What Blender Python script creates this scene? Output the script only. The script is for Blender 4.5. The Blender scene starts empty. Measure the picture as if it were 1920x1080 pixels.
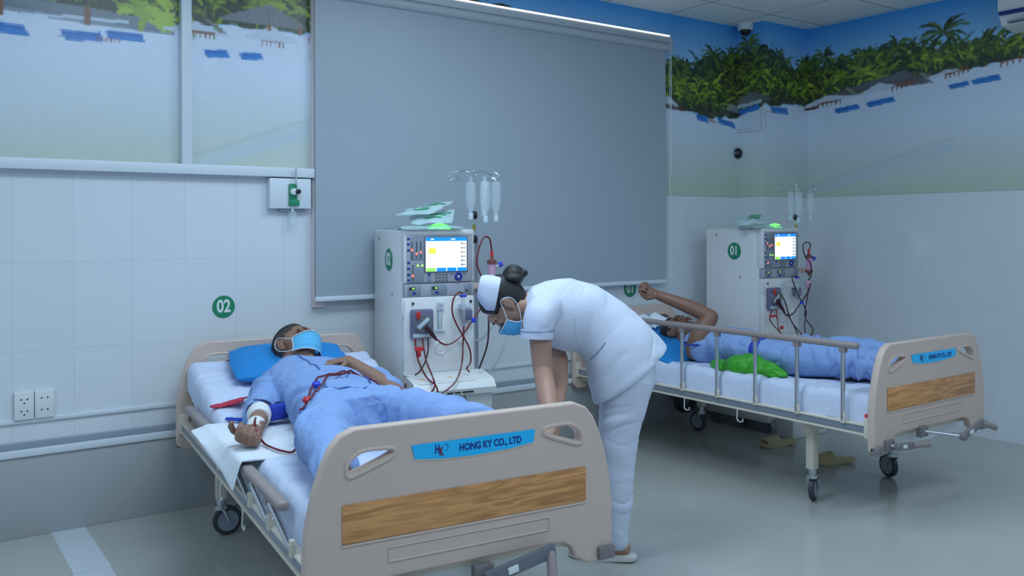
import bpy, bmesh, math, random
import numpy as np
from math import sin, cos, pi, radians as R_
from mathutils import Vector as V, Matrix as M, noise

random.seed(7); rng = np.random.RandomState(7)
S = bpy.context.scene
COL = S.collection

# ------------------------------------------------------------------ camera
cam_d = bpy.data.cameras.new('camera'); cam = bpy.data.objects.new('camera', cam_d); COL.objects.link(cam)
yaw, pitch, roll = R_(54.648), R_(0.241), R_(-0.2017)
F = V((cos(pitch)*cos(yaw), cos(pitch)*sin(yaw), -sin(pitch)))
Rt = V((sin(yaw), -cos(yaw), 0)); U = Rt.cross(F)
R2 = Rt*cos(roll) + U*sin(roll); U2 = -Rt*sin(roll) + U*cos(roll)
mw = M((R2, U2, -F)).transposed().to_4x4(); mw.translation = V((0, -4.490, 1.37))
cam.matrix_world = mw
cam_d.sensor_width = 36; cam_d.lens = 1657.8/1920*36
cam_d.shift_y = -(540-434.7)/1920
cam_d.clip_start = .05
S.camera = cam
S.view_settings.view_transform = 'Standard'; S.view_settings.look = 'None'
S.view_settings.gamma = 1; S.view_settings.exposure = 0.0

# ------------------------------------------------------------------ world and lamps
w = bpy.data.worlds.new('world'); S.world = w; w.use_nodes = True
w.node_tree.nodes['Background'].inputs[0].default_value = (.42, .62, .88, 1)
w.node_tree.nodes['Background'].inputs[1].default_value = .52
def area(name, loc, sx, sy, power, col=(.62, .82, 1), rot=(0, 0, 0)):
    l = bpy.data.lights.new(name, 'AREA'); l.shape = 'RECTANGLE'; l.size = sx; l.size_y = sy
    l.energy = power; l.color = col
    o = bpy.data.objects.new(name, l); COL.objects.link(o); o.location = loc; o.rotation_euler = rot
    return o
LAMPS = [(1.3, -1.9, 21.5), (2.6, -1.45, 15), (1.3, -3.9, 26), (3.9, -3.6, 19), (-.9, -1.9, 15)]
for i, (x, y, p) in enumerate(LAMPS):
    area('ceiling_panel_lamp', (x, y, 2.865), 1.1, .55, p)

# ------------------------------------------------------------------ helpers
def lin(c):
    return tuple((v/12.92 if v <= .04045 else ((v+.055)/1.055)**2.4) for v in c)
def hexc(h):
    return lin(tuple(int(h[i:i+2], 16)/255 for i in (0, 2, 4)))
MATS = {}
def mat(name, col, rough=.5, metal=0, spec=.5, bump=None, emit=None, estr=1, alpha=None, trans=0, var=None, sheen=0, sub=0):
    m = bpy.data.materials.new(name); m.use_nodes = True
    nt = m.node_tree; b = nt.nodes['Principled BSDF']
    if isinstance(col, str): col = hexc(col)
    b.inputs['Base Color'].default_value = (*col, 1)
    b.inputs['Roughness'].default_value = rough; b.inputs['Metallic'].default_value = metal
    b.inputs['Specular IOR Level'].default_value = spec
    if sheen: b.inputs['Sheen Weight'].default_value = sheen
    if sub:
        b.inputs['Subsurface Weight'].default_value = sub; b.inputs['Subsurface Radius'].default_value = (.5, .2, .1); b.inputs['Subsurface Scale'].default_value = .02
    if emit is not None:
        if isinstance(emit, str): emit = hexc(emit)
        b.inputs['Emission Color'].default_value = (*emit, 1); b.inputs['Emission Strength'].default_value = estr
    if alpha is not None: b.inputs['Alpha'].default_value = alpha
    if trans: b.inputs['Transmission Weight'].default_value = trans
    tc = None
    def coords():
        nonlocal tc
        if tc is None: tc = nt.nodes.new('ShaderNodeTexCoord')
        return tc.outputs['Object']
    if var:   # (scale, amount): slight mottling of the surface colour
        n = nt.nodes.new('ShaderNodeTexNoise'); n.inputs['Scale'].default_value = var[0]; n.inputs['Detail'].default_value = 4
        nt.links.new(coords(), n.inputs['Vector'])
        mx = nt.nodes.new('ShaderNodeMix'); mx.data_type = 'RGBA'
        mx.inputs[6].default_value = (*[c*(1-var[1]) for c in col], 1); mx.inputs[7].default_value = (*[min(1, c*(1+var[1])) for c in col], 1)
        nt.links.new(n.outputs['Fac'], mx.inputs[0]); nt.links.new(mx.outputs[2], b.inputs['Base Color'])
    if bump:  # (scale, strength, distance)
        n = nt.nodes.new('ShaderNodeTexNoise'); n.inputs['Scale'].default_value = bump[0]; n.inputs['Detail'].default_value = 5
        nt.links.new(coords(), n.inputs['Vector'])
        bp = nt.nodes.new('ShaderNodeBump'); bp.inputs['Strength'].default_value = bump[1]; bp.inputs['Distance'].default_value = bump[2]
        nt.links.new(n.outputs['Fac'], bp.inputs['Height']); nt.links.new(bp.outputs[0], b.inputs['Normal'])
    MATS[name] = m
    return m

def new_obj(name, me, parent=None, m=None, loc=None):
    o = bpy.data.objects.new(name, me); COL.objects.link(o)
    if m is not None and me is not None and not me.materials: me.materials.append(m)
    if parent is not None: o.parent = parent
    if loc is not None: o.location = loc
    return o
def tag(o, label, cat, group=None):
    o['label'] = label; o['category'] = cat
    if group: o['group'] = group
    return o
def structure(o):
    o['kind'] = 'structure'; return o
def thing(name, label, cat, loc=(0, 0, 0), rz=0, group=None):
    o = bpy.data.objects.new(name, None); COL.objects.link(o); o.empty_display_size = .1
    o.location = loc; o.rotation_euler = (0, 0, rz)
    return tag(o, label, cat, group)

class MB:
    def __init__(s): s.bm = bmesh.new()
    def box(s, c, d, bev=0, rot=None, seg=2):
        t = bmesh.new(); bmesh.ops.create_cube(t, size=1)
        bmesh.ops.scale(t, vec=d, verts=t.verts)
        if bev: bmesh.ops.bevel(t, geom=t.edges[:], offset=bev, segments=seg, affect='EDGES', profile=.5)
        if rot is not None: bmesh.ops.rotate(t, cent=(0, 0, 0), matrix=rot, verts=t.verts)
        bmesh.ops.translate(t, vec=c, verts=t.verts); s._add(t); return s
    def bb(s, x0, x1, y0, y1, z0, z1, bev=0):
        return s.box(((x0+x1)/2, (y0+y1)/2, (z0+z1)/2), (abs(x1-x0), abs(y1-y0), abs(z1-z0)), bev)
    def _add(s, t):
        me = bpy.data.meshes.new('t'); t.to_mesh(me); t.free(); s.bm.from_mesh(me); bpy.data.meshes.remove(me)
    def tube(s, pts, r, seg=12, cap=True, flat=1.0):
        pts = [V(p) for p in pts]; n = len(pts)
        rr = r if isinstance(r, (list, tuple)) else [r]*n
        up = V((0, 0, 1)); rings = []; prev = None
        for i, p in enumerate(pts):
            if i == 0: t = pts[1]-p
            elif i == n-1: t = p-pts[i-1]
            else: t = (pts[i+1]-p).normalized() + (p-pts[i-1]).normalized()
            if t.length < 1e-9: t = V((0, 0, 1))
            t.normalize()
            if prev is None:
                a = up if abs(t.z) < .9 else V((1, 0, 0))
                u = t.cross(a).normalized()
            else:
                u = (prev - t*prev.dot(t))
                u = u.normalized() if u.length > 1e-6 else t.orthogonal().normalized()
            prev = u; v = t.cross(u)
            rings.append([s.bm.verts.new(p + (u*cos(2*pi*k/seg) + v*sin(2*pi*k/seg)*flat)*rr[i]) for k in range(seg)])
        for a, b in zip(rings, rings[1:]):
            for k in range(seg):
                s.bm.faces.new((a[k], a[(k+1) % seg], b[(k+1) % seg], b[k]))
        if cap:
            s.bm.faces.new(rings[0][::-1]); s.bm.faces.new(rings[-1])
        return s
    def lathe(s, prof, mtx=None, seg=24, cap=True):
        rings = []
        for r, z in prof:
            rings.append([s.bm.verts.new((mtx or M()) @ V((max(r, 1e-4)*cos(2*pi*k/seg), max(r, 1e-4)*sin(2*pi*k/seg), z))) for k in range(seg)])
        for a, b in zip(rings, rings[1:]):
            for k in range(seg): s.bm.faces.new((a[k], a[(k+1) % seg], b[(k+1) % seg], b[k]))
        if cap:
            s.bm.faces.new(rings[0][::-1]); s.bm.faces.new(rings[-1])
        return s
    def cyl(s, p0, p1, r, seg=20): return s.tube([p0, p1], r, seg)
    def ball(s, c, r, seg=20, mtx=None):
        t = bmesh.new(); bmesh.ops.create_uvsphere(t, u_segments=seg, v_segments=max(8, seg*2//3), radius=1)
        if not isinstance(r, (tuple, list)): r = (r, r, r)
        bmesh.ops.scale(t, vec=r, verts=t.verts)
        if mtx is not None: bmesh.ops.transform(t, matrix=mtx, verts=t.verts)
        bmesh.ops.translate(t, vec=c, verts=t.verts); s._add(t); return s
    def torus(s, c, Rr, r, ax='Y', a0=0, a1=2*pi, n=32, seg=8):
        pts = []
        for i in range(n+1):
            a = a0+(a1-a0)*i/n
            q = {'Y': (cos(a), 0, sin(a)), 'Z': (cos(a), sin(a), 0), 'X': (0, cos(a), sin(a))}[ax]
            pts.append(V(c)+V(q)*Rr)
        return s.tube(pts, r, seg)
    def prism(s, poly, to3, d):
        a = [s.bm.verts.new(to3(x, y, 0)) for x, y in poly]; b = [s.bm.verts.new(to3(x, y, d)) for x, y in poly]
        s.bm.faces.new(a[::-1]); s.bm.faces.new(b)
        n = len(poly)
        for i in range(n): s.bm.faces.new((a[i], a[(i+1) % n], b[(i+1) % n], b[i]))
        return s
    def loft(s, secs, seg=28, e=2.0):
        # sections: (centre, v axis, w axis, half v, half w)
        rings = []
        for c, v, wv, hv, hw in secs:
            c, v, wv = V(c), V(v).normalized(), V(wv).normalized()
            ring = []
            for k in range(seg):
                a = 2*pi*k/seg; ca, sa = cos(a), sin(a)
                q = (abs(ca)**(2/e))*(1 if ca >= 0 else -1), (abs(sa)**(2/e))*(1 if sa >= 0 else -1)
                ring.append(s.bm.verts.new(c+v*hv*q[0]+wv*hw*q[1]))
            rings.append(ring)
        for a, b in zip(rings, rings[1:]):
            for k in range(seg): s.bm.faces.new((a[k], a[(k+1) % seg], b[(k+1) % seg], b[k]))
        s.bm.faces.new(rings[0][::-1]); s.bm.faces.new(rings[-1])
        return s
    def mesh(s, name='m', smooth=True, ang=35):
        bmesh.ops.recalc_face_normals(s.bm, faces=s.bm.faces[:])
        me = bpy.data.meshes.new(name); s.bm.to_mesh(me); s.bm.free()
        if smooth:
            me.polygons.foreach_set('use_smooth', [True]*len(me.polygons))
            try: me.set_sharp_from_angle(angle=R_(ang))
            except Exception: pass
        return me
    def build(s, name, m, parent=None, smooth=True, ang=35, loc=None):
        return new_obj(name, s.mesh(name, smooth, ang), parent, m, loc)

def bake(me, mods):
    o = bpy.data.objects.new('tmp', me); COL.objects.link(o)
    for t, kw in mods:
        md = o.modifiers.new('m', t)
        for k, v in kw.items(): setattr(md, k, v)
    dg = bpy.context.evaluated_depsgraph_get(); dg.update()
    r = bpy.data.meshes.new_from_object(o.evaluated_get(dg))
    bpy.data.objects.remove(o); return r
def blob(mb, name, m, parent, voxel=.005, sm=4, disp=None, loc=None):
    """closed shells fused into one continuous surface"""
    me = bake(mb.mesh('b', False), [('REMESH', dict(mode='VOXEL', voxel_size=voxel, use_smooth_shade=True)), ('SMOOTH', dict(factor=.5, iterations=sm))])
    if disp:
        n = len(me.vertices); nr = [v.normal.copy() for v in me.vertices]
        for i, v in enumerate(me.vertices): v.co = v.co + nr[i]*disp(v.co, nr[i])
        me.update()
    me.polygons.foreach_set('use_smooth', [True]*len(me.polygons))
    me.materials.clear()
    return new_obj(name, me, parent, m, loc)
def wr(sc, amp, ang=0, off=0, base=0, crease=.5):
    """cloth folds: long soft ridges across the direction ang (degrees in the xy plane), a few sharp creases"""
    A = M.Rotation(R_(ang), 3, 'Z') if not isinstance(ang, tuple) else M(ang)
    def f(p, nrm):
        q = A @ p; wob = noise.noise(V((q.x*3+off, q.y*3, q.z*3)))*.12
        q = V((q.x*sc[0]+off, (q.y+wob)*sc[1]+off*.7, q.z*sc[2]))
        a = noise.noise(q); b = noise.noise(V((q.x*1.3+5, q.y*2.3+1, q.z*1.6+3)))
        mask = .5+.5*max(-1, min(1, 3*noise.noise(V((p.x*4+off, p.y*4, p.z*4+9)))))
        return base + amp*(a*1.1*(.4+.6*mask) + b*.45*mask - crease*mask*math.exp(-(a/.10)**2))
    return f
def rotto(z, x=None):
    """matrix whose z axis is z"""
    z = V(z).normalized(); x = V(x) if x is not None else z.orthogonal()
    x = (x - z*x.dot(z)).normalized(); y = z.cross(x)
    return M((x, y, z)).transposed()
def text_mesh(body, size, depth, bold=0.0, xs=1.0, shear=0):
    c = bpy.data.curves.new('t', 'FONT'); c.body = body; c.size = size; c.extrude = depth; c.offset = bold
    c.align_x = 'CENTER'; c.align_y = 'CENTER'; c.resolution_u = 4; c.shear = shear
    o = bpy.data.objects.new('t', c); COL.objects.link(o)
    dg = bpy.context.evaluated_depsgraph_get(); dg.update()
    me = bpy.data.meshes.new_from_object(o.evaluated_get(dg)); bpy.data.objects.remove(o)
    for v in me.vertices: v.co.x *= xs
    me.materials.clear(); return me
def place_text(me, name, m, parent, origin, xdir, ydir, loc=None):
    """text lying in the plane xdir (reading direction), ydir (up)"""
    x, y = V(xdir).normalized(), V(ydir).normalized(); z = x.cross(y)
    T = M((x, y, z)).transposed().to_4x4(); T.translation = V(origin)
    me.transform(T); return new_obj(name, me, parent, m, loc)
def curve_plate(splines, depth, bevel, name='p'):
    """flat plate with holes, rounded edge; drawn in x,y"""
    c = bpy.data.curves.new(name, 'CURVE'); c.dimensions = '2D'; c.fill_mode = 'BOTH'
    c.extrude = max(depth/2-bevel, .0005); c.bevel_depth = bevel; c.bevel_resolution = 3
    for sp in splines:
        q = c.splines.new('POLY'); q.points.add(len(sp)-1); q.use_cyclic_u = True
        for i, (x, y) in enumerate(sp): q.points[i].co = (x, y, 0, 1)
    o = bpy.data.objects.new('t', c); COL.objects.link(o)
    dg = bpy.context.evaluated_depsgraph_get(); dg.update()
    me = bpy.data.meshes.new_from_object(o.evaluated_get(dg)); bpy.data.objects.remove(o)
    me.materials.clear(); return me
def round_poly(pts, n=5, k=.35):
    """smooth a polygon's corners (Chaikin style)"""
    for _ in range(n):
        q = []
        for i in range(len(pts)):
            a, b = pts[i], pts[(i+1) % len(pts)]
            q += [(a[0]*.75+b[0]*.25, a[1]*.75+b[1]*.25), (a[0]*.25+b[0]*.75, a[1]*.25+b[1]*.75)]
        pts = q
    return pts
def spline(pts, n=8):
    """Catmull-Rom through points"""
    P = [V(p) for p in pts]; P = [P[0]*2-P[1]] + P + [P[-1]*2-P[-2]]; out = []
    for i in range(1, len(P)-2):
        for k in range(n):
            t = k/n
            out.append(.5*((2*P[i]) + (P[i+1]-P[i-1])*t + (2*P[i-1]-5*P[i]+4*P[i+1]-P[i+2])*t*t + (3*P[i]-P[i-1]-3*P[i+1]+P[i+2])*t**3))
    out.append(P[-2]); return out

# ------------------------------------------------------------------ materials
mat('plaster_white', (.78, .79, .80), .6)
mat('frame_white', (.72, .76, .80), .35)
mat('plastic_white', (.80, .81, .80), .35)
mat('machine_white', (.80, .79, .77), .38)
mat('machine_grey', (.40, .42, .46), .4)
mat('machine_dark', (.16, .17, .20), .4)
mat('bed_beige', (.66, .50, .42), .42, var=(3, .03))
mat('bed_cream', (.74, .66, .55), .4)
mat('rail_grey', (.30, .34, .40), .35, metal=.3)
mat('bumper_grey', (.22, .20, .20), .5)
mat('rail_taupe', (.33, .27, .26), .42)
mat('chrome', (.72, .74, .76), .18, metal=1)
mat('steel', (.55, .58, .60), .3, metal=1)
mat('rubber', (.05, .055, .065), .5)
mat('wheel_grey', (.30, .34, .40), .4)
mat('black', (.012, .012, .015), .4)
mat('black_hair', (.012, .010, .011), .55, bump=(90, .5, .004))
mat('stubble', (.065, .05, .045), .8, bump=(260, .3, .002))
mat('sheet', (.66, .72, .88), .85, bump=(9, .45, .03))
mat('pad', (.80, .83, .88), .85, bump=(40, .15, .004))
mat('gown', (.25, .38, .68), .85, bump=(13, .55, .03))
mat('gown_dark', (.05, .10, .34), .8)
mat('uniform', (.66, .70, .82), .8, bump=(16, .25, .008))
mat('uniform_line', (.16, .26, .36), .8)
mat('pillow_blue', (.012, .25, .64), .75, bump=(12, .3, .012))
mat('skin_nurse', (.43, .235, .165), .5, sub=.08)
mat('skin_patient', (.31, .165, .11), .5, sub=.08, var=(9, .1))
mat('skin_patient_dark', (.25, .125, .082), .5, sub=.08, var=(9, .1))
mat('mask_blue', (.12, .50, .80), .8, bump=(60, .15, .004))
mat('mask_white', (.78, .80, .80), .7)
mat('gauze', (.80, .80, .78), .85, bump=(50, .3, .004))
mat('red_cloth', (.55, .03, .07), .7, bump=(30, .3, .006))
mat('blue_strap', (.02, .05, .42), .7)
mat('navy', (.015, .02, .10), .7)
mat('blood', (.16, .008, .014), .25)
mat('blood_dark', (.05, .012, .022), .3)
mat('clip_red', (.62, .03, .04), .35)
mat('clip_blue', (.03, .06, .62), .35)
mat('clear_tube', (.70, .76, .80), .2, alpha=.45)
mat('clear_plastic', (.80, .90, .95), .08, alpha=.22, spec=.9)
mat('clear_cap', (.75, .85, .92), .3, alpha=.65)
mat('pack_film', (.62, .80, .82), .25, alpha=.75)
mat('green_print', (.02, .35, .12), .5)
mat('sign_green', (.012, .25, .12), .45)
mat('sign_white', (.82, .84, .82), .5)
mat('green_bag', (.06, .42, .025), .35, bump=(22, .5, .02))
mat('sandal_white', (.74, .72, .68), .5)
mat('slipper_tan', (.66, .52, .28), .6)
mat('pink', (.62, .36, .50), .3)
mat('brown_cap', (.20, .07, .06), .4)
mat('brass', (.55, .36, .10), .3, metal=.8)
mat('orange', (.8, .35, .02), .5)
mat('pump_violet', (.16, .16, .26), .3)
mat('plate_blue', (.01, .52, .95), .35)
mat('ink_navy', (.01, .02, .22), .5)
mat('ink_maroon', (.20, .01, .05), .5)
mat('button_blue', (.01, .03, .30), .4)
mat('hose_grey', (.45, .48, .50), .4)
mat('display_white', (.6, .6, .6), .3, emit=(.85, .93, .97), estr=1.0)
mat('display_blue', (.0, .2, .6), .3, emit=(.01, .22, .75), estr=1.0)
mat('display_yellow', (.6, .5, .0), .3, emit=(.9, .68, .08), estr=1.0)
mat('display_green', (.2, .6, .1), .3, emit=(.28, .72, .08), estr=1.0)
mat('display_ink', (.1, .1, .12), .3, emit=(.08, .10, .13), estr=1.0)
mat('led_red', (.8, .1, .05), .3, emit=(1, .16, .1), estr=1.6)
mat('led_green', (.3, .8, .05), .3, emit=(.45, .95, .1), estr=1.3)
mat('lamp_green', (.1, .8, .1), .3, emit=(.10, 1.0, .08), estr=2.6)

def wood_mat():
    m = mat('wood', (.5, .3, .1), .4); nt = m.node_tree; b = nt.nodes['Principled BSDF']
    tc = nt.nodes.new('ShaderNodeTexCoord'); mp = nt.nodes.new('ShaderNodeMapping'); mp.inputs['Scale'].default_value = (1.0, 1, 9)
    nt.links.new(tc.outputs['Object'], mp.inputs[0])
    n = nt.nodes.new('ShaderNodeTexNoise'); n.inputs['Scale'].default_value = 3.2; n.inputs['Detail'].default_value = 3; n.inputs['Distortion'].default_value = .4
    nt.links.new(mp.outputs[0], n.inputs['Vector'])
    mt = nt.nodes.new('ShaderNodeMath'); mt.operation = 'MULTIPLY'; mt.inputs[1].default_value = 7
    fr = nt.nodes.new('ShaderNodeMath'); fr.operation = 'PINGPONG'; fr.inputs[1].default_value = 1
    nt.links.new(n.outputs['Fac'], mt.inputs[0]); nt.links.new(mt.outputs[0], fr.inputs[0])
    mp2 = nt.nodes.new('ShaderNodeMapping'); mp2.inputs['Scale'].default_value = (7, 7, 260)
    nt.links.new(tc.outputs['Object'], mp2.inputs[0])
    n2 = nt.nodes.new('ShaderNodeTexNoise'); n2.inputs['Scale'].default_value = 1.6; n2.inputs['Detail'].default_value = 4
    nt.links.new(mp2.outputs[0], n2.inputs['Vector'])
    ad = nt.nodes.new('ShaderNodeMath'); ad.operation = 'MULTIPLY_ADD'; ad.inputs[1].default_value = .55; ad.inputs[2].default_value = 0
    nt.links.new(fr.outputs[0], ad.inputs[0])
    a2 = nt.nodes.new('ShaderNodeMath'); a2.operation = 'MULTIPLY_ADD'; a2.inputs[1].default_value = .55
    nt.links.new(n2.outputs['Fac'], a2.inputs[0]); nt.links.new(ad.outputs[0], a2.inputs[2])
    cr = nt.nodes.new('ShaderNodeValToRGB')
    cr.color_ramp.elements[0].position = .2; cr.color_ramp.elements[0].color = (.42, .175, .052, 1)
    cr.color_ramp.elements[1].position = .75; cr.color_ramp.elements[1].color = (.76, .355, .125, 1)
    nt.links.new(a2.outputs[0], cr.inputs[0]); nt.links.new(cr.outputs[0], b.inputs['Base Color'])
wood_mat()

def grid_mat(name, base, grout, sx, sz, ox, oz, axis, gw=.0022, rough=.22, bumpd=.0006, vary=.03):
    """tiles as a material: grout lines at ox+k*sx across and oz+k*sz up (world metres)"""
    m = bpy.data.materials.new(name); m.use_nodes = True; nt = m.node_tree; b = nt.nodes['Principled BSDF']
    N = nt.nodes.new; L = nt.links.new
    tc = N('ShaderNodeTexCoord'); sp = N('ShaderNodeSeparateXYZ'); L(tc.outputs['Object'], sp.inputs[0])
    def line(out, s, o, wd):
        a = N('ShaderNodeMath'); a.operation = 'SUBTRACT'; a.inputs[1].default_value = o; L(out, a.inputs[0])
        d = N('ShaderNodeMath'); d.operation = 'DIVIDE'; d.inputs[1].default_value = s; L(a.outputs[0], d.inputs[0])
        p = N('ShaderNodeMath'); p.operation = 'PINGPONG'; p.inputs[1].default_value = .5; L(d.outputs[0], p.inputs[0])
        c = N('ShaderNodeMath'); c.operation = 'LESS_THAN'; c.inputs[1].default_value = wd/s/2; L(p.outputs[0], c.inputs[0])
        fl = N('ShaderNodeMath'); fl.operation = 'FLOOR'; L(d.outputs[0], fl.inputs[0])
        return c.outputs[0], fl.outputs[0]
    ax = {'X': 0, 'Y': 1}[axis[0]]; az = {'Z': 2, 'Y': 1}[axis[1]]
    l1, f1 = line(sp.outputs[ax], sx, ox, gw); l2, f2 = line(sp.outputs[az], sz, oz, gw)
    mx = N('ShaderNodeMath'); mx.operation = 'MAXIMUM'; L(l1, mx.inputs[0]); L(l2, mx.inputs[1])
    cb = N('ShaderNodeCombineXYZ'); L(f1, cb.inputs[0]); L(f2, cb.inputs[1])
    wn = N('ShaderNodeTexWhiteNoise'); wn.noise_dimensions = '3D'; L(cb.outputs[0], wn.inputs['Vector'])
    c0 = N('ShaderNodeMix'); c0.data_type = 'RGBA'
    c0.inputs[6].default_value = (*[c*(1-vary) for c in base], 1); c0.inputs[7].default_value = (*[min(1, c*(1+vary)) for c in base], 1)
    L(wn.outputs['Value'], c0.inputs[0])
    c1 = N('ShaderNodeMix'); c1.data_type = 'RGBA'; c1.inputs[7].default_value = (*grout, 1)
    L(mx.outputs[0], c1.inputs[0]); L(c0.outputs[2], c1.inputs[6]); L(c1.outputs[2], b.inputs['Base Color'])
    bp = N('ShaderNodeBump'); bp.invert = True; bp.inputs['Distance'].default_value = bumpd; bp.inputs['Strength'].default_value = .6
    L(mx.outputs[0], bp.inputs['Height']); L(bp.outputs[0], b.inputs['Normal'])
    b.inputs['Roughness'].default_value = rough; b.inputs['Specular IOR Level'].default_value = .5
    MATS[name] = m; return m
grid_mat('wall_tile_back', (.74, .77, .80), (.60, .64, .68), .25, .40, .21, .023, 'XZ', gw=.002, rough=.16, vary=.015, bumpd=.0004)
grid_mat('wall_tile_right', (.74, .77, .80), (.62, .66, .70), .25, .40, -.16, .023, 'YZ', gw=.002, rough=.16, vary=.015, bumpd=.0004)
grid_mat('ceiling_tile', (.86, .86, .82), (.36, .37, .38), .6, .6, -.24, -.40, 'XY', gw=.012, rough=.7, bumpd=.001)
grid_mat('floor_tile', (.47, .47, .43), (.42, .42, .39), .6, .6, .18, -.32, 'XY', gw=.002, rough=.17, bumpd=.0002, vary=.02)
mat('floor_strip', (.62, .66, .70), .2)
mat('panel_grey', (.42, .43, .43), .35, var=(2.5, .05))
mat('blind_fabric', (.37, .42, .47), .42, bump=(300, .1, .001), var=(1.3, .04))
mat('duct_white', (.66, .70, .74), .5)

# ------------------------------------------------------------------ mural canvas (a printed panorama, one cell = 5 mm)
CS = .005; S0 = -.6; Z0 = 1.58; W_ = int(10.6/CS); H_ = int(1.34/CS)
ss = S0+(np.arange(W_)+.5)*CS; zz = Z0+(np.arange(H_)+.5)*CS
SS, ZZ = np.meshgrid(ss, zz)
def hz(knots):      # piecewise-linear curve along the panorama
    k = np.array(knots); return np.interp(SS, k[:, 0], k[:, 1])
tree_bot = hz([(-.6, 2.30), (.42, 2.36), (.65, 2.345), (.93, 2.345), (1.19, 2.34), (1.43, 2.40), (1.86, 2.40), (2.2, 2.3), (4.5, 2.24), (4.75, 2.20), (5.0, 2.175), (5.29, 2.20), (5.54, 2.27), (5.86, 2.285), (6.2, 2.31), (6.6, 2.34), (7.0, 2.385), (7.6, 2.42), (10, 2.5)])
tree_top = hz([(-.6, 2.9), (2.2, 2.9), (4.5, 2.55), (4.8, 2.60), (5.05, 2.68), (5.3, 2.73), (5.55, 2.72), (5.75, 2.66), (5.85, 2.60), (6.1, 2.67), (6.5, 2.66), (6.9, 2.64), (7.2, 2.60), (7.6, 2.585), (8.5, 2.65), (10, 2.6)])
def vnoise(sx, sz, seed):
    r = np.random.RandomState(seed); nx, nz = int(11/sx)+3, int(1.5/sz)+3; g = r.rand(nz, nx)
    a = (SS-S0)/sx; b = (ZZ-Z0)/sz; i = a.astype(int); j = b.astype(int); fa, fb = a-i, b-j
    fa = fa*fa*(3-2*fa); fb = fb*fb*(3-2*fb)
    return (g[j, i]*(1-fa)+g[j, i+1]*fa)*(1-fb)+(g[j+1, i]*(1-fa)+g[j+1, i+1]*fa)*fb
C = np.zeros((H_, W_, 3))
def mixc(mask, col):
    global C
    m = mask[..., None]; C = C*(1-m)+np.array(col)*m
sky_t = np.clip((ZZ-2.5)/.4, 0, 1)[..., None]
C[:] = np.array(lin((.70, .86, .97)))*(1-sky_t)+np.array(lin((.18, .62, .93)))*sky_t
# sand: bright near the trees, greener grey below
sandm = (ZZ < tree_bot).astype(float)
t = np.clip((ZZ-1.6)/.55+(vnoise(.8, .15, 3)-.5)*.25, 0, 1)[..., None]
lo = np.array(lin((.76, .80, .73))); hi = np.array(lin((.86, .90, .96)))
C = C*(1-sandm[..., None])+(lo*(1-t)+hi*t)*sandm[..., None]
# pale rising spits of sand at the bottom
for a, b, c, d in [(1.22, 1.69, 1.95, 1.95), (5.95, 1.62, 7.2, 1.93)]:
    yy = b+(SS-a)*(d-b)/(c-a); k = np.clip(1-np.abs(ZZ-yy+.02)/.055, 0, 1)*((SS > a) & (SS < c))*.55
    mixc(k*(ZZ < tree_bot), lin((.74, .80, .87)))
    k = np.clip(1-np.abs(ZZ-yy-.035)/.012, 0, 1)*((SS > a) & (SS < c))*.3; mixc(k, lin((.60, .67, .68)))
# shade and dark undergrowth
edge = vnoise(.05, .02, 9)*.05
body = ((ZZ > tree_bot-.01+edge*.6) & (ZZ < tree_top-.03+(vnoise(.06, .05, 5)-.5)*.10)).astype(float)
mixc(body, lin((.24, .28, .21)))
mixc(body*(vnoise(.03, .03, 6) > .62)*.8, lin((.33, .36, .22)))
mixc(body*(vnoise(.02, .02, 61) > .74)*.7, lin((.10, .12, .10)))
def leaf(x0, z0, ang, ln, wd, col, droop=.6):
    """one feathered palm frond drawn as a curved tapering stroke"""
    n = max(6, int(ln/CS*1.2)); x, z, a = x0, z0, ang
    for i in range(n):
        t = i/n; x += cos(a)*ln/n; z += sin(a)*ln/n; a -= droop*(1 if cos(a) > 0 else -1)*1.6/n
        wv = wd*(.35+1.2*t)*(1-t**3)*(1+.45*((i % 3) == 0))
        i0, i1 = int((x-wv-S0)/CS), int((x+wv-S0)/CS)+1; j0, j1 = int((z-wv-Z0)/CS), int((z+wv-Z0)/CS)+1
        if i1 <= 0 or j1 <= 0 or i0 >= W_ or j0 >= H_: continue
        i0, j0 = max(i0, 0), max(j0, 0)
        sub = (SS[j0:j1, i0:i1]-x)**2+((ZZ[j0:j1, i0:i1]-z)*1.15)**2 < wv*wv
        C[j0:j1, i0:i1][sub] = col
greens = [lin((.50, .60, .20)), lin((.58, .68, .24)), lin((.42, .52, .22)), lin((.68, .78, .28)), lin((.30, .38, .22)), lin((.23, .30, .20))]
for i in range(4200):
    s = rng.uniform(-.6, 9.9)
    if 2.1 < s < 4.35: continue
    zb = float(np.interp(s, SS[0], tree_bot[0])); zt = float(np.interp(s, SS[0], tree_top[0]))
    f = rng.rand()**.8; z = zb+.06+(zt-zb-.08)*f
    dark = f > .62 and s > 3
    col = greens[rng.choice([4, 5, 2])] if dark or rng.rand() < .35 else greens[rng.choice([0, 1, 2, 3])]
    big = 1.5 if s < 2.2 else 1
    leaf(s, z, rng.uniform(-.5, 3.6), rng.uniform(.04, .13)*big, rng.uniform(.003, .010)*big, np.array(col)*rng.uniform(.6, 1.15), rng.uniform(.3, 1.1))
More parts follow.
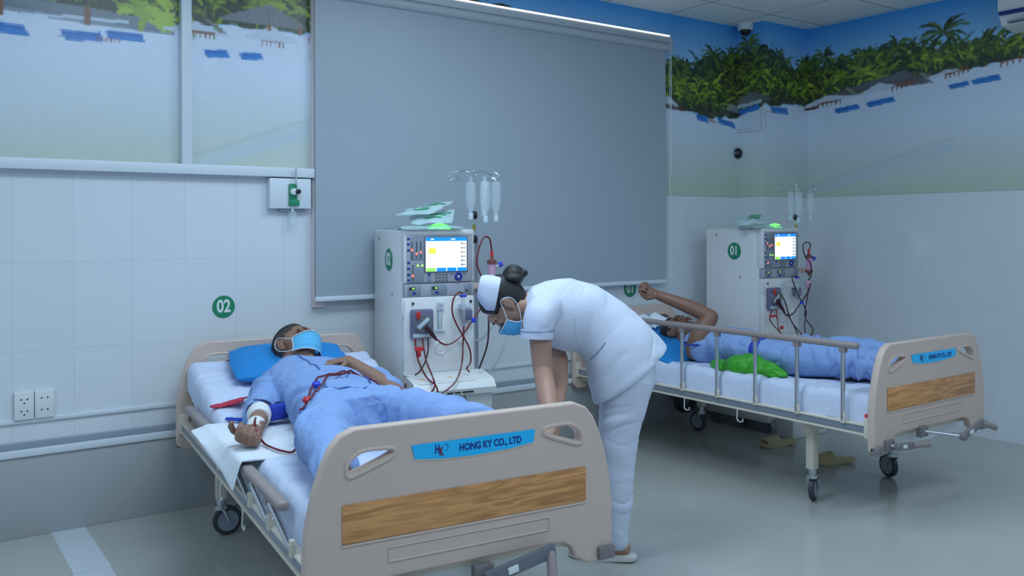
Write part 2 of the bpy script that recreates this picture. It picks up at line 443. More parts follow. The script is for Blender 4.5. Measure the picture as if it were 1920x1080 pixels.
for s, z, r in [(4.62, 2.56, .11), (5.02, 2.66, .13), (5.26, 2.69, .10), (5.40, 2.76, .13), (5.68, 2.66, .12), (6.2, 2.68, .12), (6.03, 2.64, .1), (6.55, 2.63, .11), (6.80, 2.66, .13), (7.13, 2.70, .20), (7.4, 2.56, .1), (8.0, 2.66, .15)]:
    for k in range(15):   # palm crowns standing out against the sky
        a = -.6+4.3*k/14+rng.uniform(-.1, .1)
        leaf(s, z-.03, a, r*rng.uniform(.7, 1.05), .009, np.array(greens[rng.choice([4, 5, 2])])*rng.uniform(.8, 1.2), .75)
def poly(pts, col, al=1.0):
    global C
    P = np.array(pts); x, y = SS, ZZ; ins = np.zeros(SS.shape, bool); n = len(P)
    for i in range(n):
        x0, y0 = P[i]; x1, y1 = P[(i+1) % n]
        if y0 == y1: continue
        ins ^= ((y0 > y) != (y1 > y)) & (x < (x1-x0)*(y-y0)/(y1-y0)+x0)
    mixc(ins*al, col)
def roof(x0, x1, z0, z1, px, dark=1.0):
    poly([(x0, z0), (px, z1), (x1, z0), (x1-.03, z0-.012), (x0+.03, z0-.012)], lin((.50*dark, .52*dark, .54*dark)))
    for k in range(14):
        a = x0+(x1-x0)*k/13; poly([(a, z0-.018), (a+.012, z0-.004), (px+(a-px)*.25, z1-.01), (px+(a-px)*.25-.004, z1-.01)], lin((.38*dark, .39*dark, .40*dark)), .6)
def tent(x0, x1, z0, z1, sl=0): poly([(x0, z0), ((x0+x1)/2, z1), (x1, z0+sl), (x1-.02, z0+sl-.01), (x0+.02, z0-.012)], lin((.80, .84, .90)))
def lounger(x0, z0, ln, h, sl, hgt=.0):
    b = lin((.22, .52, .82)); d = lin((.12, .38, .70))
    poly([(x0, z0+h), (x0+ln*.9, z0+h+sl), (x0+ln, z0+sl), (x0+ln*.12, z0)], b)
    poly([(x0+ln*.05, z0+h*.8), (x0+ln*.9, z0+h*.8+sl), (x0+ln*.9, z0+h*.55+sl), (x0+ln*.1, z0+h*.5)], d, .7)
    poly([(x0-ln*.05, z0+h*.35), (x0+ln*.2, z0+h*.3), (x0+ln*.2, z0+h*.12)], d)
def table(x, z, wd, h, sl=0):
    b = lin((.55, .32, .24))
    poly([(x, z+h), (x+wd, z+h+sl), (x+wd, z+h*.7+sl), (x, z+h*.7)], b)
    for k in range(6):
        a = x+wd*k/5.3; poly([(a, z+sl*k/5), (a+wd*.06, z+sl*k/5), (a+wd*.06, z+h+sl*k/5), (a, z+h+sl*k/5)], b)
# left part of the panorama
poly([(-.2, 2.47), (.45, 2.42), (1.0, 2.385), (1.16, 2.33), (1.0, 2.33), (.4, 2.365), (-.2, 2.40)], lin((.48, .52, .56)))
poly([(.0, 2.335), (.42, 2.34), (.8, 2.325), (1.16, 2.32), (1.16, 2.335), (.8, 2.355), (.42, 2.38), (0, 2.38)], lin((.42, .48, .54)), .8)
poly([(.50, 2.345), (.95, 2.365), (.95, 2.35), (.5, 2.33)], lin((.82, .87, .93)), .9)
for x in (.40, .757): poly([(x, 2.32), (x+.03, 2.32), (x+.03, 2.41), (x, 2.41)], lin((.52, .36, .26)))
for i in range(26): leaf(.98+rng.rand()*.2, 2.37+rng.rand()*.09, rng.uniform(-.8, 4), .09, .014, greens[rng.choice([1, 3])], .8)
lounger(.30, 2.245, .235, .05, -.012); lounger(.655, 2.238, .19, .045, .01); lounger(.845, 2.262, .18, .045, .005)
table(.81, 2.25, .10, .018)
tent(1.1, 1.43, 2.35, 2.40); roof(1.38, 1.84, 2.44, 2.54, 1.64)
poly([(1.30, 2.425), (1.345, 2.41), (1.42, 2.36), (1.38, 2.36)], lin((.52, .52, .50)))
tent(1.50, 1.80, 2.36, 2.425); tent(1.8, 2.1, 2.39, 2.44)
for x in (1.63, 1.80): poly([(x, 2.40), (x+.02, 2.40), (x+.02, 2.44), (x, 2.44)], lin((.56, .36, .26)))
table(1.235, 2.325, .125, .03); table(1.595, 2.322, .12, .03); table(1.85, 2.36, .05, .03)
lounger(1.30, 2.225, .13, .042, .01); lounger(1.475, 2.235, .13, .036, .01); lounger(1.86, 2.27, .1, .04, .0)
# right of the blind
tent(4.45, 4.66, 2.27, 2.31, -.03); poly([(4.5, 2.215), (4.72, 2.205), (4.72, 2.235), (4.5, 2.25)], lin((.42, .28, .22)), .9)
lounger(4.83, 2.158, .14, .045, -.02); lounger(5.06, 2.145, .21, .045, -.03); table(4.97, 2.15, .08, .018, -.01)
poly([(5.15, 2.25), (5.22, 2.31), (5.3, 2.28), (5.3, 2.24)], lin((.55, .57, .56)))
roof(5.28, 5.62, 2.32, 2.385, 5.42, .95); poly([(5.29, 2.27), (5.52, 2.29), (5.52, 2.315), (5.29, 2.30)], lin((.74, .79, .82)))
lounger(5.30, 2.215, .21, .04, .03); lounger(5.60, 2.222, .22, .042, .0); table(5.545, 2.215, .12, .02)
# right wall
roof(6.2, 7.05, 2.36, 2.46, 6.85, .85); poly([(6.15, 2.335), (6.45, 2.375), (7.05, 2.425), (7.05, 2.40), (6.5, 2.345)], lin((.40, .38, .38)))
tent(6.02, 6.46, 2.305, 2.365, .03); tent(6.50, 6.82, 2.34, 2.40, .02); tent(7.0, 7.3, 2.385, 2.42, .02)
poly([(6.0, 2.28), (6.16, 2.30), (6.16, 2.275), (6.0, 2.262)], lin((.42, .28, .22)))
table(6.15, 2.275, .20, .035, .015); table(6.755, 2.325, .19, .035, .03); table(7.14, 2.36, .16, .035, .02); table(7.50, 2.385, .2, .035, .02)
lounger(6.29, 2.215, .22, .04, .015); lounger(6.55, 2.235, .24, .04, .015); lounger(7.16, 2.285, .15, .035, .01); lounger(7.31, 2.295, .2, .035, .012)
poly([(6.38, 2.40), (6.41, 2.40), (6.50, 2.335), (6.46, 2.335)], lin((.58, .58, .52)))
poly([(6.96, 2.43), (6.985, 2.43), (7.04, 2.38), (7.01, 2.38)], lin((.58, .58, .52)))
Cp = np.pad(C, ((1, 1), (1, 1), (0, 0)), 'edge')
C = C*.4+.15*(Cp[:-2, 1:-1]+Cp[2:, 1:-1]+Cp[1:-1, :-2]+Cp[1:-1, 2:])
C = np.clip(C*(1+(vnoise(.03, .03, 77)-.5)[..., None]*.03), 0, 1)

def mural_mat():
    m = bpy.data.materials.new('mural_print'); m.use_nodes = True; nt = m.node_tree; b = nt.nodes['Principled BSDF']
    a = nt.nodes.new('ShaderNodeVertexColor'); a.layer_name = 'print'
    nt.links.new(a.outputs[0], b.inputs['Base Color']); b.inputs['Roughness'].default_value = .3
    MATS['mural'] = m
mural_mat()
def mural_mesh(segs):
    """segs: (s0, s1, function s -> (x, y)); returns one mesh of 7 mm cells"""
    vs, fs, cs = [], [], []; off = 0
    for s0, s1, f, z0, z1 in segs:
        n = max(2, int(round((s1-s0)/CS))+1); k = max(2, int(round((z1-z0)/CS))+1)
        sv = np.linspace(s0, s1, n); zv = np.linspace(z0, z1, k)
        xy = np.array([f(a) for a in sv])
        g = np.zeros((k, n, 3)); g[..., 0] = xy[:, 0]; g[..., 1] = xy[:, 1]; g[..., 2] = zv[:, None]
        ci = np.clip(((sv-S0)/CS-.5).round().astype(int), 0, W_-1); cj = np.clip(((zv-Z0)/CS-.5).round().astype(int), 0, H_-1)
        cs.append(C[cj][:, ci].reshape(-1, 3)); vs.append(g.reshape(-1, 3))
        I = (np.arange(k-1)[:, None]*n+np.arange(n-1)[None]).ravel()+off
        fs.append(np.stack([I, I+1, I+n+1, I+n], 1)); off += n*k
    v = np.concatenate(vs); f = np.concatenate(fs); c = np.concatenate(cs)
    me = bpy.data.meshes.new('mural'); me.vertices.add(len(v)); me.vertices.foreach_set('co', v.ravel())
    me.loops.add(f.size); me.loops.foreach_set('vertex_index', f.ravel().astype(np.int32))
    me.polygons.add(len(f)); me.polygons.foreach_set('loop_start', np.arange(0, f.size, 4, dtype=np.int32))
    me.update(calc_edges=True)
    a = me.color_attributes.new('print', 'FLOAT_COLOR', 'POINT')
    a.data.foreach_set('color', np.concatenate([c, np.ones((len(c), 1))], 1).ravel().astype(np.float32))
    return me

# ------------------------------------------------------------------ room shell
XR = 5.81; ZC = 2.89; XL = -1.6; YF = -5.6; PX, PY = 5.29, -.248
MBx = MB
structure(MB().bb(XL, XR+.15, YF, .15, -.10, 0).build('floor', MATS['floor_tile'], smooth=False))
structure(MB().bb(XL, XR+.15, YF, .15, ZC, ZC+.08).build('ceiling', MATS['ceiling_tile'], smooth=False))
structure(MB().bb(XL, XR+.15, 0, .15, 0, ZC).build('wall_back', MATS['wall_tile_back'], smooth=False))
structure(MB().bb(XR, XR+.15, YF, 0, 0, ZC).build('wall_right', MATS['wall_tile_right'], smooth=False))
structure(MB().bb(PX, XR, PY, 0, 0, ZC).build('wall_column', MATS['wall_tile_back'], smooth=False))
e = .004
structure(new_obj('wall_mural_left', mural_mesh([(-.55, 1.90, lambda s: (s, -e), 1.66, ZC)]), None, MATS['mural']))
structure(new_obj('wall_mural_back', mural_mesh([(1.90, 4.40, lambda s: (s, -e), 2.60, ZC), (4.40, PX-e, lambda s: (s, -e), 1.60, ZC)]), None, MATS['mural']))
structure(new_obj('wall_mural_column', mural_mesh([(PX, 5.538+e, lambda s: (PX-e, -(s-PX)), 1.60, ZC), (5.538-e, 6.058-e, lambda s: (s-.248, PY-e), 1.60, ZC)]), None, MATS['mural']))
structure(new_obj('wall_mural_right', mural_mesh([(6.058, 9.6, lambda s: (XR-e, PY-(s-6.058)), 1.60, ZC)]), None, MATS['mural']))
# low grey panel with its white rails along the back wall
structure(MB().bb(XL, PX, -.03, 0, .0, .361, .003).build('trim_kick_panel', MATS['panel_grey']))
structure(MB().bb(XL, PX, -.040, 0, .361, .392, .003).build('trim_panel_rail', MATS['frame_white']))
structure(MB().bb(XL, PX, -.018, 0, .392, .421, .002).build('trim_panel_channel', MATS['wheel_grey']))
structure(MB().bb(XL, PX, -.012, 0, .505, .525, .004).build('trim_tile_ledge', MATS['frame_white']))
# white frame around the left mural panes
structure(MB().bb(XL, 1.865, -.055, 0, 1.640, 1.690, .004).build('trim_1', MATS['frame_white']))
structure(MB().bb(1.183, 1.232, -.05, 0, 1.690, ZC, .003).build('trim_2', MATS['frame_white']))
mat('jamb_warm_glow', (.85, .74, .72), .5)  # pinkish tint paints in the warm glow at the blind's left edge
structure(MB().bb(1.862, 1.93, -.03, 0, .95, ZC, .002).build('trim_3', MATS['jamb_warm_glow']))
# pale tiles set in the floor
structure(MB().bb(.605, .745, -.62, -.03, 0, .0015).build('trim_floor_strip', MATS['floor_strip'], smooth=False))
structure(MB().bb(.600, .740, -1.9, -.625, 0, .0015).build('trim_floor_band', MATS['floor_strip'], smooth=False))
# ceiling light fittings (out of the frame above the beds)
mat('panel_glow', (.8, .8, .8), .5, emit=(.62, .82, 1), estr=2)
LL = ['above the near bed', 'above the nurse', 'behind the camera on the left', 'behind the camera on the right', 'over the left wall side']
for i, (x, y, p) in enumerate(LAMPS):
    t = thing('ceiling_light', 'flat white ceiling light panel ' + LL[i], 'light', (x, y, 2.885), 0, 'ceiling light panels')
    MB().bb(-.59, .59, -.29, .29, -.012, .004, .002).build('frame', MATS['frame_white'], t)
    MB().bb(-.56, .56, -.26, .26, -.015, -.011).build('diffuser', MATS['panel_glow'], t)

# ------------------------------------------------------------------ roller blind
t = thing('roller_blind', 'large grey roller blind pulled down over the window between the two bed places', 'blind', (1.865, -.06, 1.0))
MB().bb(0, 2.60, -.001, .001, .0, 1.62).build('blind_fabric', MATS['blind_fabric'], t, smooth=False)
b = MB(); b.bb(-.01, 2.62, -.040, .045, 1.655, 1.70, .004); b.tube([(0, 0, 1.635), (2.61, 0, 1.635)], .032, 20); b.bb(2.605, 2.63, -.045, .05, 1.60, 1.70, .004)
mat('cassette_grey', (.46, .50, .54), .35); b.build('cassette', MATS['cassette_grey'], t)
MB().bb(-.005, 2.595, -.012, .012, -.018, .008, .006).build('bottom_bar', MATS['rail_grey'], t).data.materials[0] = MATS['frame_white']
b = MB()
for dx, z0 in ((2.612, .02), (2.628, .75)): b.tube([(dx, -.03, z0), (dx, -.03, 1.62)], .0022, 6)
b.build('bead_chain', MATS['plastic_white'], t)
mat('cassette_top', (.9, .9, .9), .3, emit=(.9, 1, 1), estr=.5)
mat('cassette_highlight', (.9, .9, .9), .3, emit=(1, .98, .92), estr=1.0)  # no lamp: emission stands in for light reflected off the cassette's top edge
MB().bb(.3, 2.60, -.046, -.030, 1.700, 1.709, .002).build('lit_top_edge', MATS['cassette_highlight'], t)

# ------------------------------------------------------------------ signs, sockets, fittings
def number_sign(num, loc, label, r=.0565):
    t = thing('number_sign', label, 'sign', loc)
    MB().lathe([(r*.97, 0), (r, .0015), (r*.97, .003)], M.Rotation(pi/2, 4, 'X'), 40).build('disc', MATS['sign_green'], t)
    place_text(text_mesh(num, .088, .0006, .0022, .80), 'lettering', MATS['sign_white'], t, (0, -.0036, .0), (1, 0, 0), (0, 0, 1))
    return t
number_sign('02', (1.395, -.001, .978), 'round green wall sign reading 02 above the near bed')
number_sign('01', (4.178, -.001, .950), 'round green wall sign reading 01 partly hidden by the grey blind')

def socket(x, label, twopin):
    t = thing('wall_socket', label, 'socket', (x, 0, .585))
    MB().bb(-.039, .039, -.022, 0, -.062, .062, .003).build('plate', MATS['plastic_white'], t)
    for dz in (-.027, .025):
        b = MB(); pts = [(-.012, .004), (.012, .004)] + ([] if twopin else [(0, -.012)])
        for px, pz in pts: b.cyl((px, -.0235, dz+pz), (px, -.021, dz+pz), .0035, 10)
        b.build('outlet', MATS['black'], t)
socket(.503, 'white wall socket with two three-pin outlets, left of the pair', False)
socket(.584, 'white wall socket with two two-pin outlets, right of the pair', True)

t = thing('gas_outlet_box', 'white wall box with a green medical gas outlet under the window frame', 'gas outlet', (1.72, -.0, 1.476))
MB().bb(-.10, .125, -.05, 0, 0, .158, .004).build('housing', MATS['frame_white'], t)
b = MB(); b.bb(-.0, .044, -.062, -.05, .03, .13, .004); b.bb(.0, .055, -.066, -.05, .015, .045, .003); b.build('outlet_plate', MATS['sign_green'], t)
b = MB(); b.lathe([(.018, 0), (.018, .015), (.012, .02)], M.Translation((.022, -.06, .088)) @ M.Rotation(pi/2, 4, 'X'), 20); b.build('outlet_ring', MATS['plastic_white'], t)
b = MB(); b.lathe([(.013, 0), (.013, .03), (.008, .034)], M.Translation((.040, -.062, .088)) @ M.Rotation(pi/2, 4, 'X'), 16); b.build('valve_knob', MATS['black'], t)
MB().bb(-.04, .09, -.035, 0, -.012, 0, .002).build('bracket', MATS['wheel_grey'], t)
t2 = tag(MB().cyl((0, 0, 0), (0, 0, .085), .0045, 10).build('oxygen_tube', MATS['hose_grey'], None, loc=(1.752, -.075, 1.600)), 'short grey tube rising from the green gas outlet', 'tube')
t = thing('humidifier_cup', 'clear plastic cup hanging under the green gas outlet', 'cup', (1.745, -.04, 1.39))
MB().lathe([(.020, 0), (.024, .004), (.024, .060), (.018, .072)], None, 20).build('cup', MATS['clear_plastic'], t)
MB().cyl((0, 0, .072), (0, 0, .10), .007, 10).build('stem', MATS['plastic_white'], t)

t = thing('dome_camera', 'white dome security camera on the ceiling corner beside the column', 'camera', (5.25, -.11, 2.89))
MB().lathe([(.0, 0), (.058, 0), (.060, -.02), (.055, -.045), (.045, -.05), (0, -.05)][::-1], None, 28, False).build('housing', MATS['plastic_white'], t)
MB().ball((0, 0, -.048), (.040, .040, .042), 20).build('dome', MATS['black'], t)
t = thing('wall_camera', 'small round black camera on the column face below the cable duct', 'camera', (5.27, -.02, 1.93))
MB().ball((0, 0, .0), (.028, .034, .040), 20).build('body', MATS['black'], t)
MB().cyl((-.026, -.004, 0), (-.034, -.006, 0), .012, 14).build('lens', MATS['machine_dark'], t)
MB().bb(.0, .03, -.015, .02, -.02, .02, .004).build('mount', MATS['black'], t)
b = MB(); b.bb(5.272, 5.294, -.245, .0, 2.085, 2.110, .004); b.bb(5.270, 5.292, -.262, -.240, 2.085, 2.235, .004)
tag(b.build('cable_duct', MATS['duct_white']), 'white cable duct elbow on the column below the beach mural', 'cable duct')

t = thing('air_conditioner', 'white wall mounted air conditioner at the top right corner of the mural', 'air conditioner', (5.805, -2.22, 2.74))
b = MB(); b.prism([(-.0, -.16), (-.16, -.13), (-.21, -.05), (-.22, .14), (-.19, .15), (0, .15)], lambda x, y, d: (x, -.44+d, y), .88); b.build('housing', MATS['plastic_white'], t, ang=25)
MB().bb(-.225, -.16, -.42, .43, -.075, -.055).build('air_slot', MATS['ink_navy'], t)
MB().bb(-.20, -.12, -.36, .39, -.125, -.119).build('louver', MATS['machine_dark'], t)

# ------------------------------------------------------------------ beds
bt = R_(-6.123)
DU = V((cos(bt), sin(bt), 0)); DV = V((-sin(bt), cos(bt), 0))
BED1 = DU*1.62 + DV*(-1.10)
BED2 = V((4.12, -1.10, 0))
HALF = [(.484, .40), (.484, .50), (.478, .576), (.459, .669), (.434, .741), (.415, .78), (.39, .809), (.352, .825)]
def board_outline():
    right = [(.36, .362), (.40, .338), (.46, .338), (.484, .36)]
    r = [(.262, .420), (.315, .414), (.345, .395)] + right + HALF
    l = [(-x, z) for x, z in r][::-1]
    return r + l
def zs(y, lift=.2, hinge=.3, base=.59): return base if y < hinge else base+lift*(y-hinge)
def make_board(t, y, name, face, zshift=0.0):
    """moulded end board; face = -1 front points to -y"""
    out = board_outline()
    hole = [(-.379, .716), (-.376, .742), (-.353, .762), (-.329, .773), (-.281, .772), (-.242, .769), (-.236, .755), (-.251, .742), (-.355, .706), (-.372, .704)]
    hr = [(-x, z) for x, z in hole][::-1]
    hol = [round_poly(h, 2) for h in (hole, hr)]
    me = curve_plate([out]+hol, .036, .008, name)
    T = M.Rotation(pi/2, 4, 'X')
    me.transform(T); me.transform(M.Translation((0, y, zshift)))
    me.polygons.foreach_set('use_smooth', [True]*len(me.polygons))
    try: me.set_sharp_from_angle(angle=R_(40))
    except Exception: pass
    bd = new_obj(name, me, t, MATS['bed_beige'])
    yf = y+face*.018
    # raised rims round the hand holes, recessed panel edge
    b = MB()
    for h in (hole, hr):
        p = round_poly(h, 2); b.tube([(x, yf, z+zshift) for x, z in p]+[(p[0][0], yf, p[0][1]+zshift)], .0065, 8, False)
    b.tube([(-.39, yf, .521+zshift), (.39, yf, .521+zshift)], .004, 8)
    b.tube([(x*.258, yf, .4575+z*.039+zshift) for x, z in [(-1, 0), (1, 0), (1, 1), (-1, 1), (-1, 0)]], .0035, 8)
    b.build('moulded_rim', MATS['bed_beige'], bd)
    new_obj('wood_inlay', MB().bb(-.39, .39, yf-.001*abs(face), yf+face*.003, .526+zshift, .632+zshift, .001).mesh('w'), bd, MATS['wood'])
    b = MB(); b.prism([(-.19, .768), (.208, .768), (.202, .731), (.12, .7215), (0, .7175), (-.10, .7205), (-.180, .729)], lambda x, z, dd: (x, yf+face*(.0005+dd), z+zshift), .003)
    b.build('name_plate', MATS['plate_blue'], bd, smooth=False)
    b = MB(); b.tube([(.204, yf, .7285+zshift), (.12, yf, .719+zshift), (0, yf, .715+zshift), (-.10, yf, .718+zshift), (-.182, yf, .7265+zshift)], .003, 6)
    b.build('plate_rim', MATS['bed_cream'], bd)
    if face < 0:
        yt = yf+face*.0042
        a = place_text(text_mesh('HONG KY CO., LTD', .0285, .0005, .0006, .80), 'lettering', MATS['ink_navy'], bd, (.058, yt, .7435+zshift), (1, 0, 0), (0, 0, 1))
        p = text_mesh('H', .034, .0005, .0009, .60); p.transform(M.Translation((-.005, .004, 0)))
        place_text(p, 'emblem', MATS['ink_navy'], bd, (-.108, yt, .7435+zshift), (1, 0, 0), (0, 0, 1))
        p = text_mesh('K', .034, .0005, .0009, .60); p.transform(M.Translation((.008, -.004, 0)))
        place_text(p, 'emblem', MATS['ink_maroon'], bd, (-.108, yt, .7435+zshift), (1, 0, 0), (0, 0, 1))
        MB().tube([(-.092+.013*cos(a), yt, .750+zshift+.011*sin(a)) for a in [x*.25-1.0 for x in range(11)]], .0007, 5).build('emblem', MATS['ink_navy'], bd)
    return bd
def make_bed(loc, rz, label, rail_left, lift):
    t = thing('hospital_bed', label, 'bed', loc, rz, None)
    make_board(t, -1.07, 'footboard', -1); make_board(t, 1.05, 'headboard', -1)
    # frame: long side beams with cream edges
    b = MB()
    for sx in (-1, 1): b.bb(sx*.455-.014, sx*.455+.014, -1.04, 1.03, .425, .457, .004)
    b.build('side_beam', MATS['rail_grey'], t)
    b = MB()
    for sx in (-1, 1):
        b.bb(sx*.458-.018, sx*.458+.018, -1.05, 1.04, .457, .466, .002); b.bb(sx*.458-.018, sx*.458+.018, -1.05, 1.04, .414, .424, .002)
        for y in (-1.04, 1.03): b.bb(sx*.46-.022, sx*.46+.022, y-.012, y+.012, .405, .50, .004)
    b.bb(-.44, .44, -1.045, -1.01, .38, .46, .004); b.bb(-.44, .44, 1.0, 1.035, .38, .46, .004)
    for y in (-.66, .72): b.bb(-.40, .40, y-.025, y+.025, .36, .415, .004)
    b.bb(-.30, .30, -1.02, -.98, .345, .40, .004)
    b.build('frame', MATS['bed_cream'], t)
    b = MB(); b.box((0, -.40, .478), (.88, 1.34, .018), .004)
    L = .74; a = math.atan(lift)
    b.box((0, .30+L/2*cos(a), .482+L/2*sin(a)), (.88, L, .018), .004, M.Rotation(a, 3, 'X'))
    b.build('platform', MATS['bumper_grey'], t)
    for sx in (-1, 1):
        for y in (-1.085, 1.065): MB().bb(sx*.462-.030, sx*.462+.030, y-.020, y+.020, .334, .376, .007).build('corner_bumper', MATS['bumper_grey'], t)
    b = MB(); b.prism([(-.40, .335), (.27, .335), (.34, .425), (-.40, .425)], lambda x, z, d: (x, -1.040+d, z), .02); b.build('foot_cross_panel', MATS['plastic_white'], t)
    MB().bb(-.34, -.10, -1.043, -1.039, .405, .412).build('blue_edge', MATS['plate_blue'], t)
    for sx in (-1, 1):
        for sy, y in ((-1, -.66), (1, .72)):
            lg = MB().bb(sx*.352-.022, sx*.352+.022, y-.022, y+.022, .165, .40, .003).build('leg', MATS['bed_cream'], t)
            turn = random.uniform(-.4, .4)+(.35 if sx < 0 else 1.6)
            cx, cy = cos(turn), sin(turn)
            b = MB(); c = V((sx*.352+cx*.028, y+cy*.028, .065))
            ax = V((-cy, cx, 0))
            b.tube([c-ax*.013, c-ax*.009, c+ax*.009, c+ax*.013], [.056, .064, .064, .056], 28)
            b.build('wheel', MATS['rubber'], lg)
            MB().tube([c-ax*.016, c+ax*.016], .046, 24).build('hub', MATS['wheel_grey'], lg)
            b = MB(); b.cyl((sx*.352, y, .135), (sx*.352, y, .175), .02, 16); b.cyl((sx*.352, y, .12), (sx*.352, y, .138), .03, 18)
            for s in (-1, 1): b.tube([V((sx*.352, y, .125))+ax*.022*s, c+ax*.022*s], [.018, .012], 10, flat=.5)
            b.build('caster_fork', MATS['steel'], lg)
            pd = c+V((cx*.055, cy*.055, .055))
            MB().box(pd, (.035, .03, .012), .004, M.Rotation(turn, 3, 'Z')).build('brake_pedal', MATS['machine_dark'], lg)
    # drip hooks under the side beam
    for sx in (-1, 1):
        for y in (.085, -.29):
            MB().tube([(sx*.475, y, .415), (sx*.478, y, .37), (sx*.478, y-.004, .358), (sx*.478, y-.022, .352), (sx*.478, y-.038, .358), (sx*.478, y-.040, .372)], .0028, 8).build('hook', MATS['plastic_white'], t)
    MB().bb(-.478, -.452, -1.052, -1.030, .485, .515, .002).build('red_marker', MATS['clip_red'], t)
    # side rails: posts every 25.5 cm
    for sx in (-1, 1):
        up = rail_left if sx < 0 else False
        r = bpy.data.objects.new('guard_rail', None); COL.objects.link(r); r.parent = t
        X = sx*.478
        ys = [.10, -.155, -.41, -.665, -.92]
        for y in ys:
            MB().bb(X-.008, X+.008, y-.012, y+.012, .455, .505, .004).build('bracket', MATS['bed_cream'], r)
            b = MB(); b.tube([(X+sx*.010, y, .488), (X-sx*.010, y, .488)], .006, 10)
            b.tube([(X, y, .47), (X, y, .79)] if up else [(X, y, .475), (X, y+.262, .545)], .0105, 12)
            b.build('post', MATS['chrome'], r)
        zt = .822 if up else .572
        o = 0 if up else .262
        b = MB()
        for y in ys: b.bb(X-.014, X+.014, y+o-.018, y+o+.016, zt-.038, zt-.005, .005)
        b.box((X, (.58 if up else .70)/2-.50+(0 if up else .12), zt), (.040, 1.58 if up else 1.60, .030), .012, None, 4)
        b.build('top_bar', MATS['rail_taupe'], r)
    return t
def crank(t, A, B, C_, D, w=.034):
    """folding crank: bracket and shaft from A to B, flat arm from B to C, grip from C to D"""
    c = bpy.data.objects.new('crank', None); COL.objects.link(c); c.parent = t
    A, B, C_, D = V(A), V(B), V(C_), V(D)
    MB().box(A, (.062, .03, .052), .004).build('bracket', MATS['bumper_grey'], c)
    MB().cyl(A, B, .008, 12).build('shaft', MATS['steel'], c)
    d = C_-B; R3 = rotto(d, V((0, 1, 0)).cross(d))
    b = MB(); b.box((B+C_)/2, (w, .018, d.length+.03), .006, R3); b.cyl(B+V((0, .014, 0)), B-V((0, .014, 0)), .017, 16); b.build('arm', MATS['machine_dark'] if w > .035 else MATS['bumper_grey'], c)
    MB().tube([C_, C_.lerp(D, .12), D], [.012, .0145, .016], 16).build('grip', MATS['rail_taupe'], c)
    MB().box(B+d*.35+V((0, -.0105, 0)), (w*.5, .003, .034), .001, R3).build('sticker', MATS['sign_white'], c)

bed1 = make_bed(BED1, bt, 'near hospital bed with HONG KY CO., LTD footboard and side rails folded down', False, .2)
bed2 = make_bed(BED2, 0, 'far hospital bed by the right wall with its side rail raised', True, .2)
crank(bed1, (.03, -1.09, .372), (.03, -1.135, .372), (.235, -1.135, .412), (.225, -1.16, .350), .042)
crank(bed1, (-.20, -1.09, .36), (-.20, -1.13, .36), (-.09, -1.13, .325), (-.02, -1.14, .30))
crank(bed2, (-.385, -1.09, .372), (-.375, -1.135, .372), (-.265, -1.135, .362), (-.135, -1.14, .352))
crank(bed2, (-.10, -1.09, .398), (.00, -1.235, .385), (.165, -1.235, .430), (.285, -1.24, .392))

def cloth_grid(fn, nx, ny, thick, name, m, parent, loc=None):
    """draped sheet: fn(u,v) -> point; a closed slab with thickness below"""
    bm = bmesh.new(); g = [[V(fn(i/(nx-1), j/(ny-1))) for i in range(nx)] for j in range(ny)]
    T = [[bm.verts.new(p) for p in row] for row in g]; B_ = [[bm.verts.new(p-V((0, 0, thick))) for p in row] for row in g]
    for j in range(ny-1):
        for i in range(nx-1):
            bm.faces.new((T[j][i], T[j][i+1], T[j+1][i+1], T[j+1][i])); bm.faces.new((B_[j][i], B_[j+1][i], B_[j+1][i+1], B_[j][i+1]))
    for i in range(nx-1):
        bm.faces.new((T[0][i], B_[0][i], B_[0][i+1], T[0][i+1])); bm.faces.new((T[-1][i], T[-1][i+1], B_[-1][i+1], B_[-1][i]))
    for j in range(ny-1):
        bm.faces.new((T[j][0], T[j+1][0], B_[j+1][0], B_[j][0])); bm.faces.new((T[j][-1], B_[j][-1], B_[j+1][-1], T[j+1][-1]))
    x = MB(); x.bm.free(); x.bm = bm; return x.build(name, m, parent, ang=60, loc=loc)
def mattress(t, lift, seed, mess):
    tt = thing('mattress', '', 'mattress')
    bpy.data.objects.remove(tt)
    def fn(u, v):
        # u across incl. the sides, v along; superellipse side roll-off
        x = -.445+.89*u; y = -1.035+2.06*v
        s = abs(2*u-1); drop = 0
        e = max(0, (s-.90)/.10); drop = .035*e*e*e
        ey = max(0, (abs(2*v-1)-.975)/.025); drop += .02*ey*ey
        n = noise.noise(V((x*5+seed, y*4, seed)))*.006*mess + (1-abs(noise.noise(V((x*3+seed, y*13, 1))))*2.2)*.004*mess*(1+1.2*(s > .6)+(y > .4))
        sag = -.012*math.exp(-((x/.25)**2))*(y > -.9)
        return (x, y, zs(y, lift)-drop+n+sag)
    o = cloth_grid(fn, 70, 150, .098, 'mattress', MATS['sheet'], t)
    return o
m1o = mattress(bed1, .2, 2.3, 1.25); m2o = mattress(bed2, .2, 8.1, 1.2)

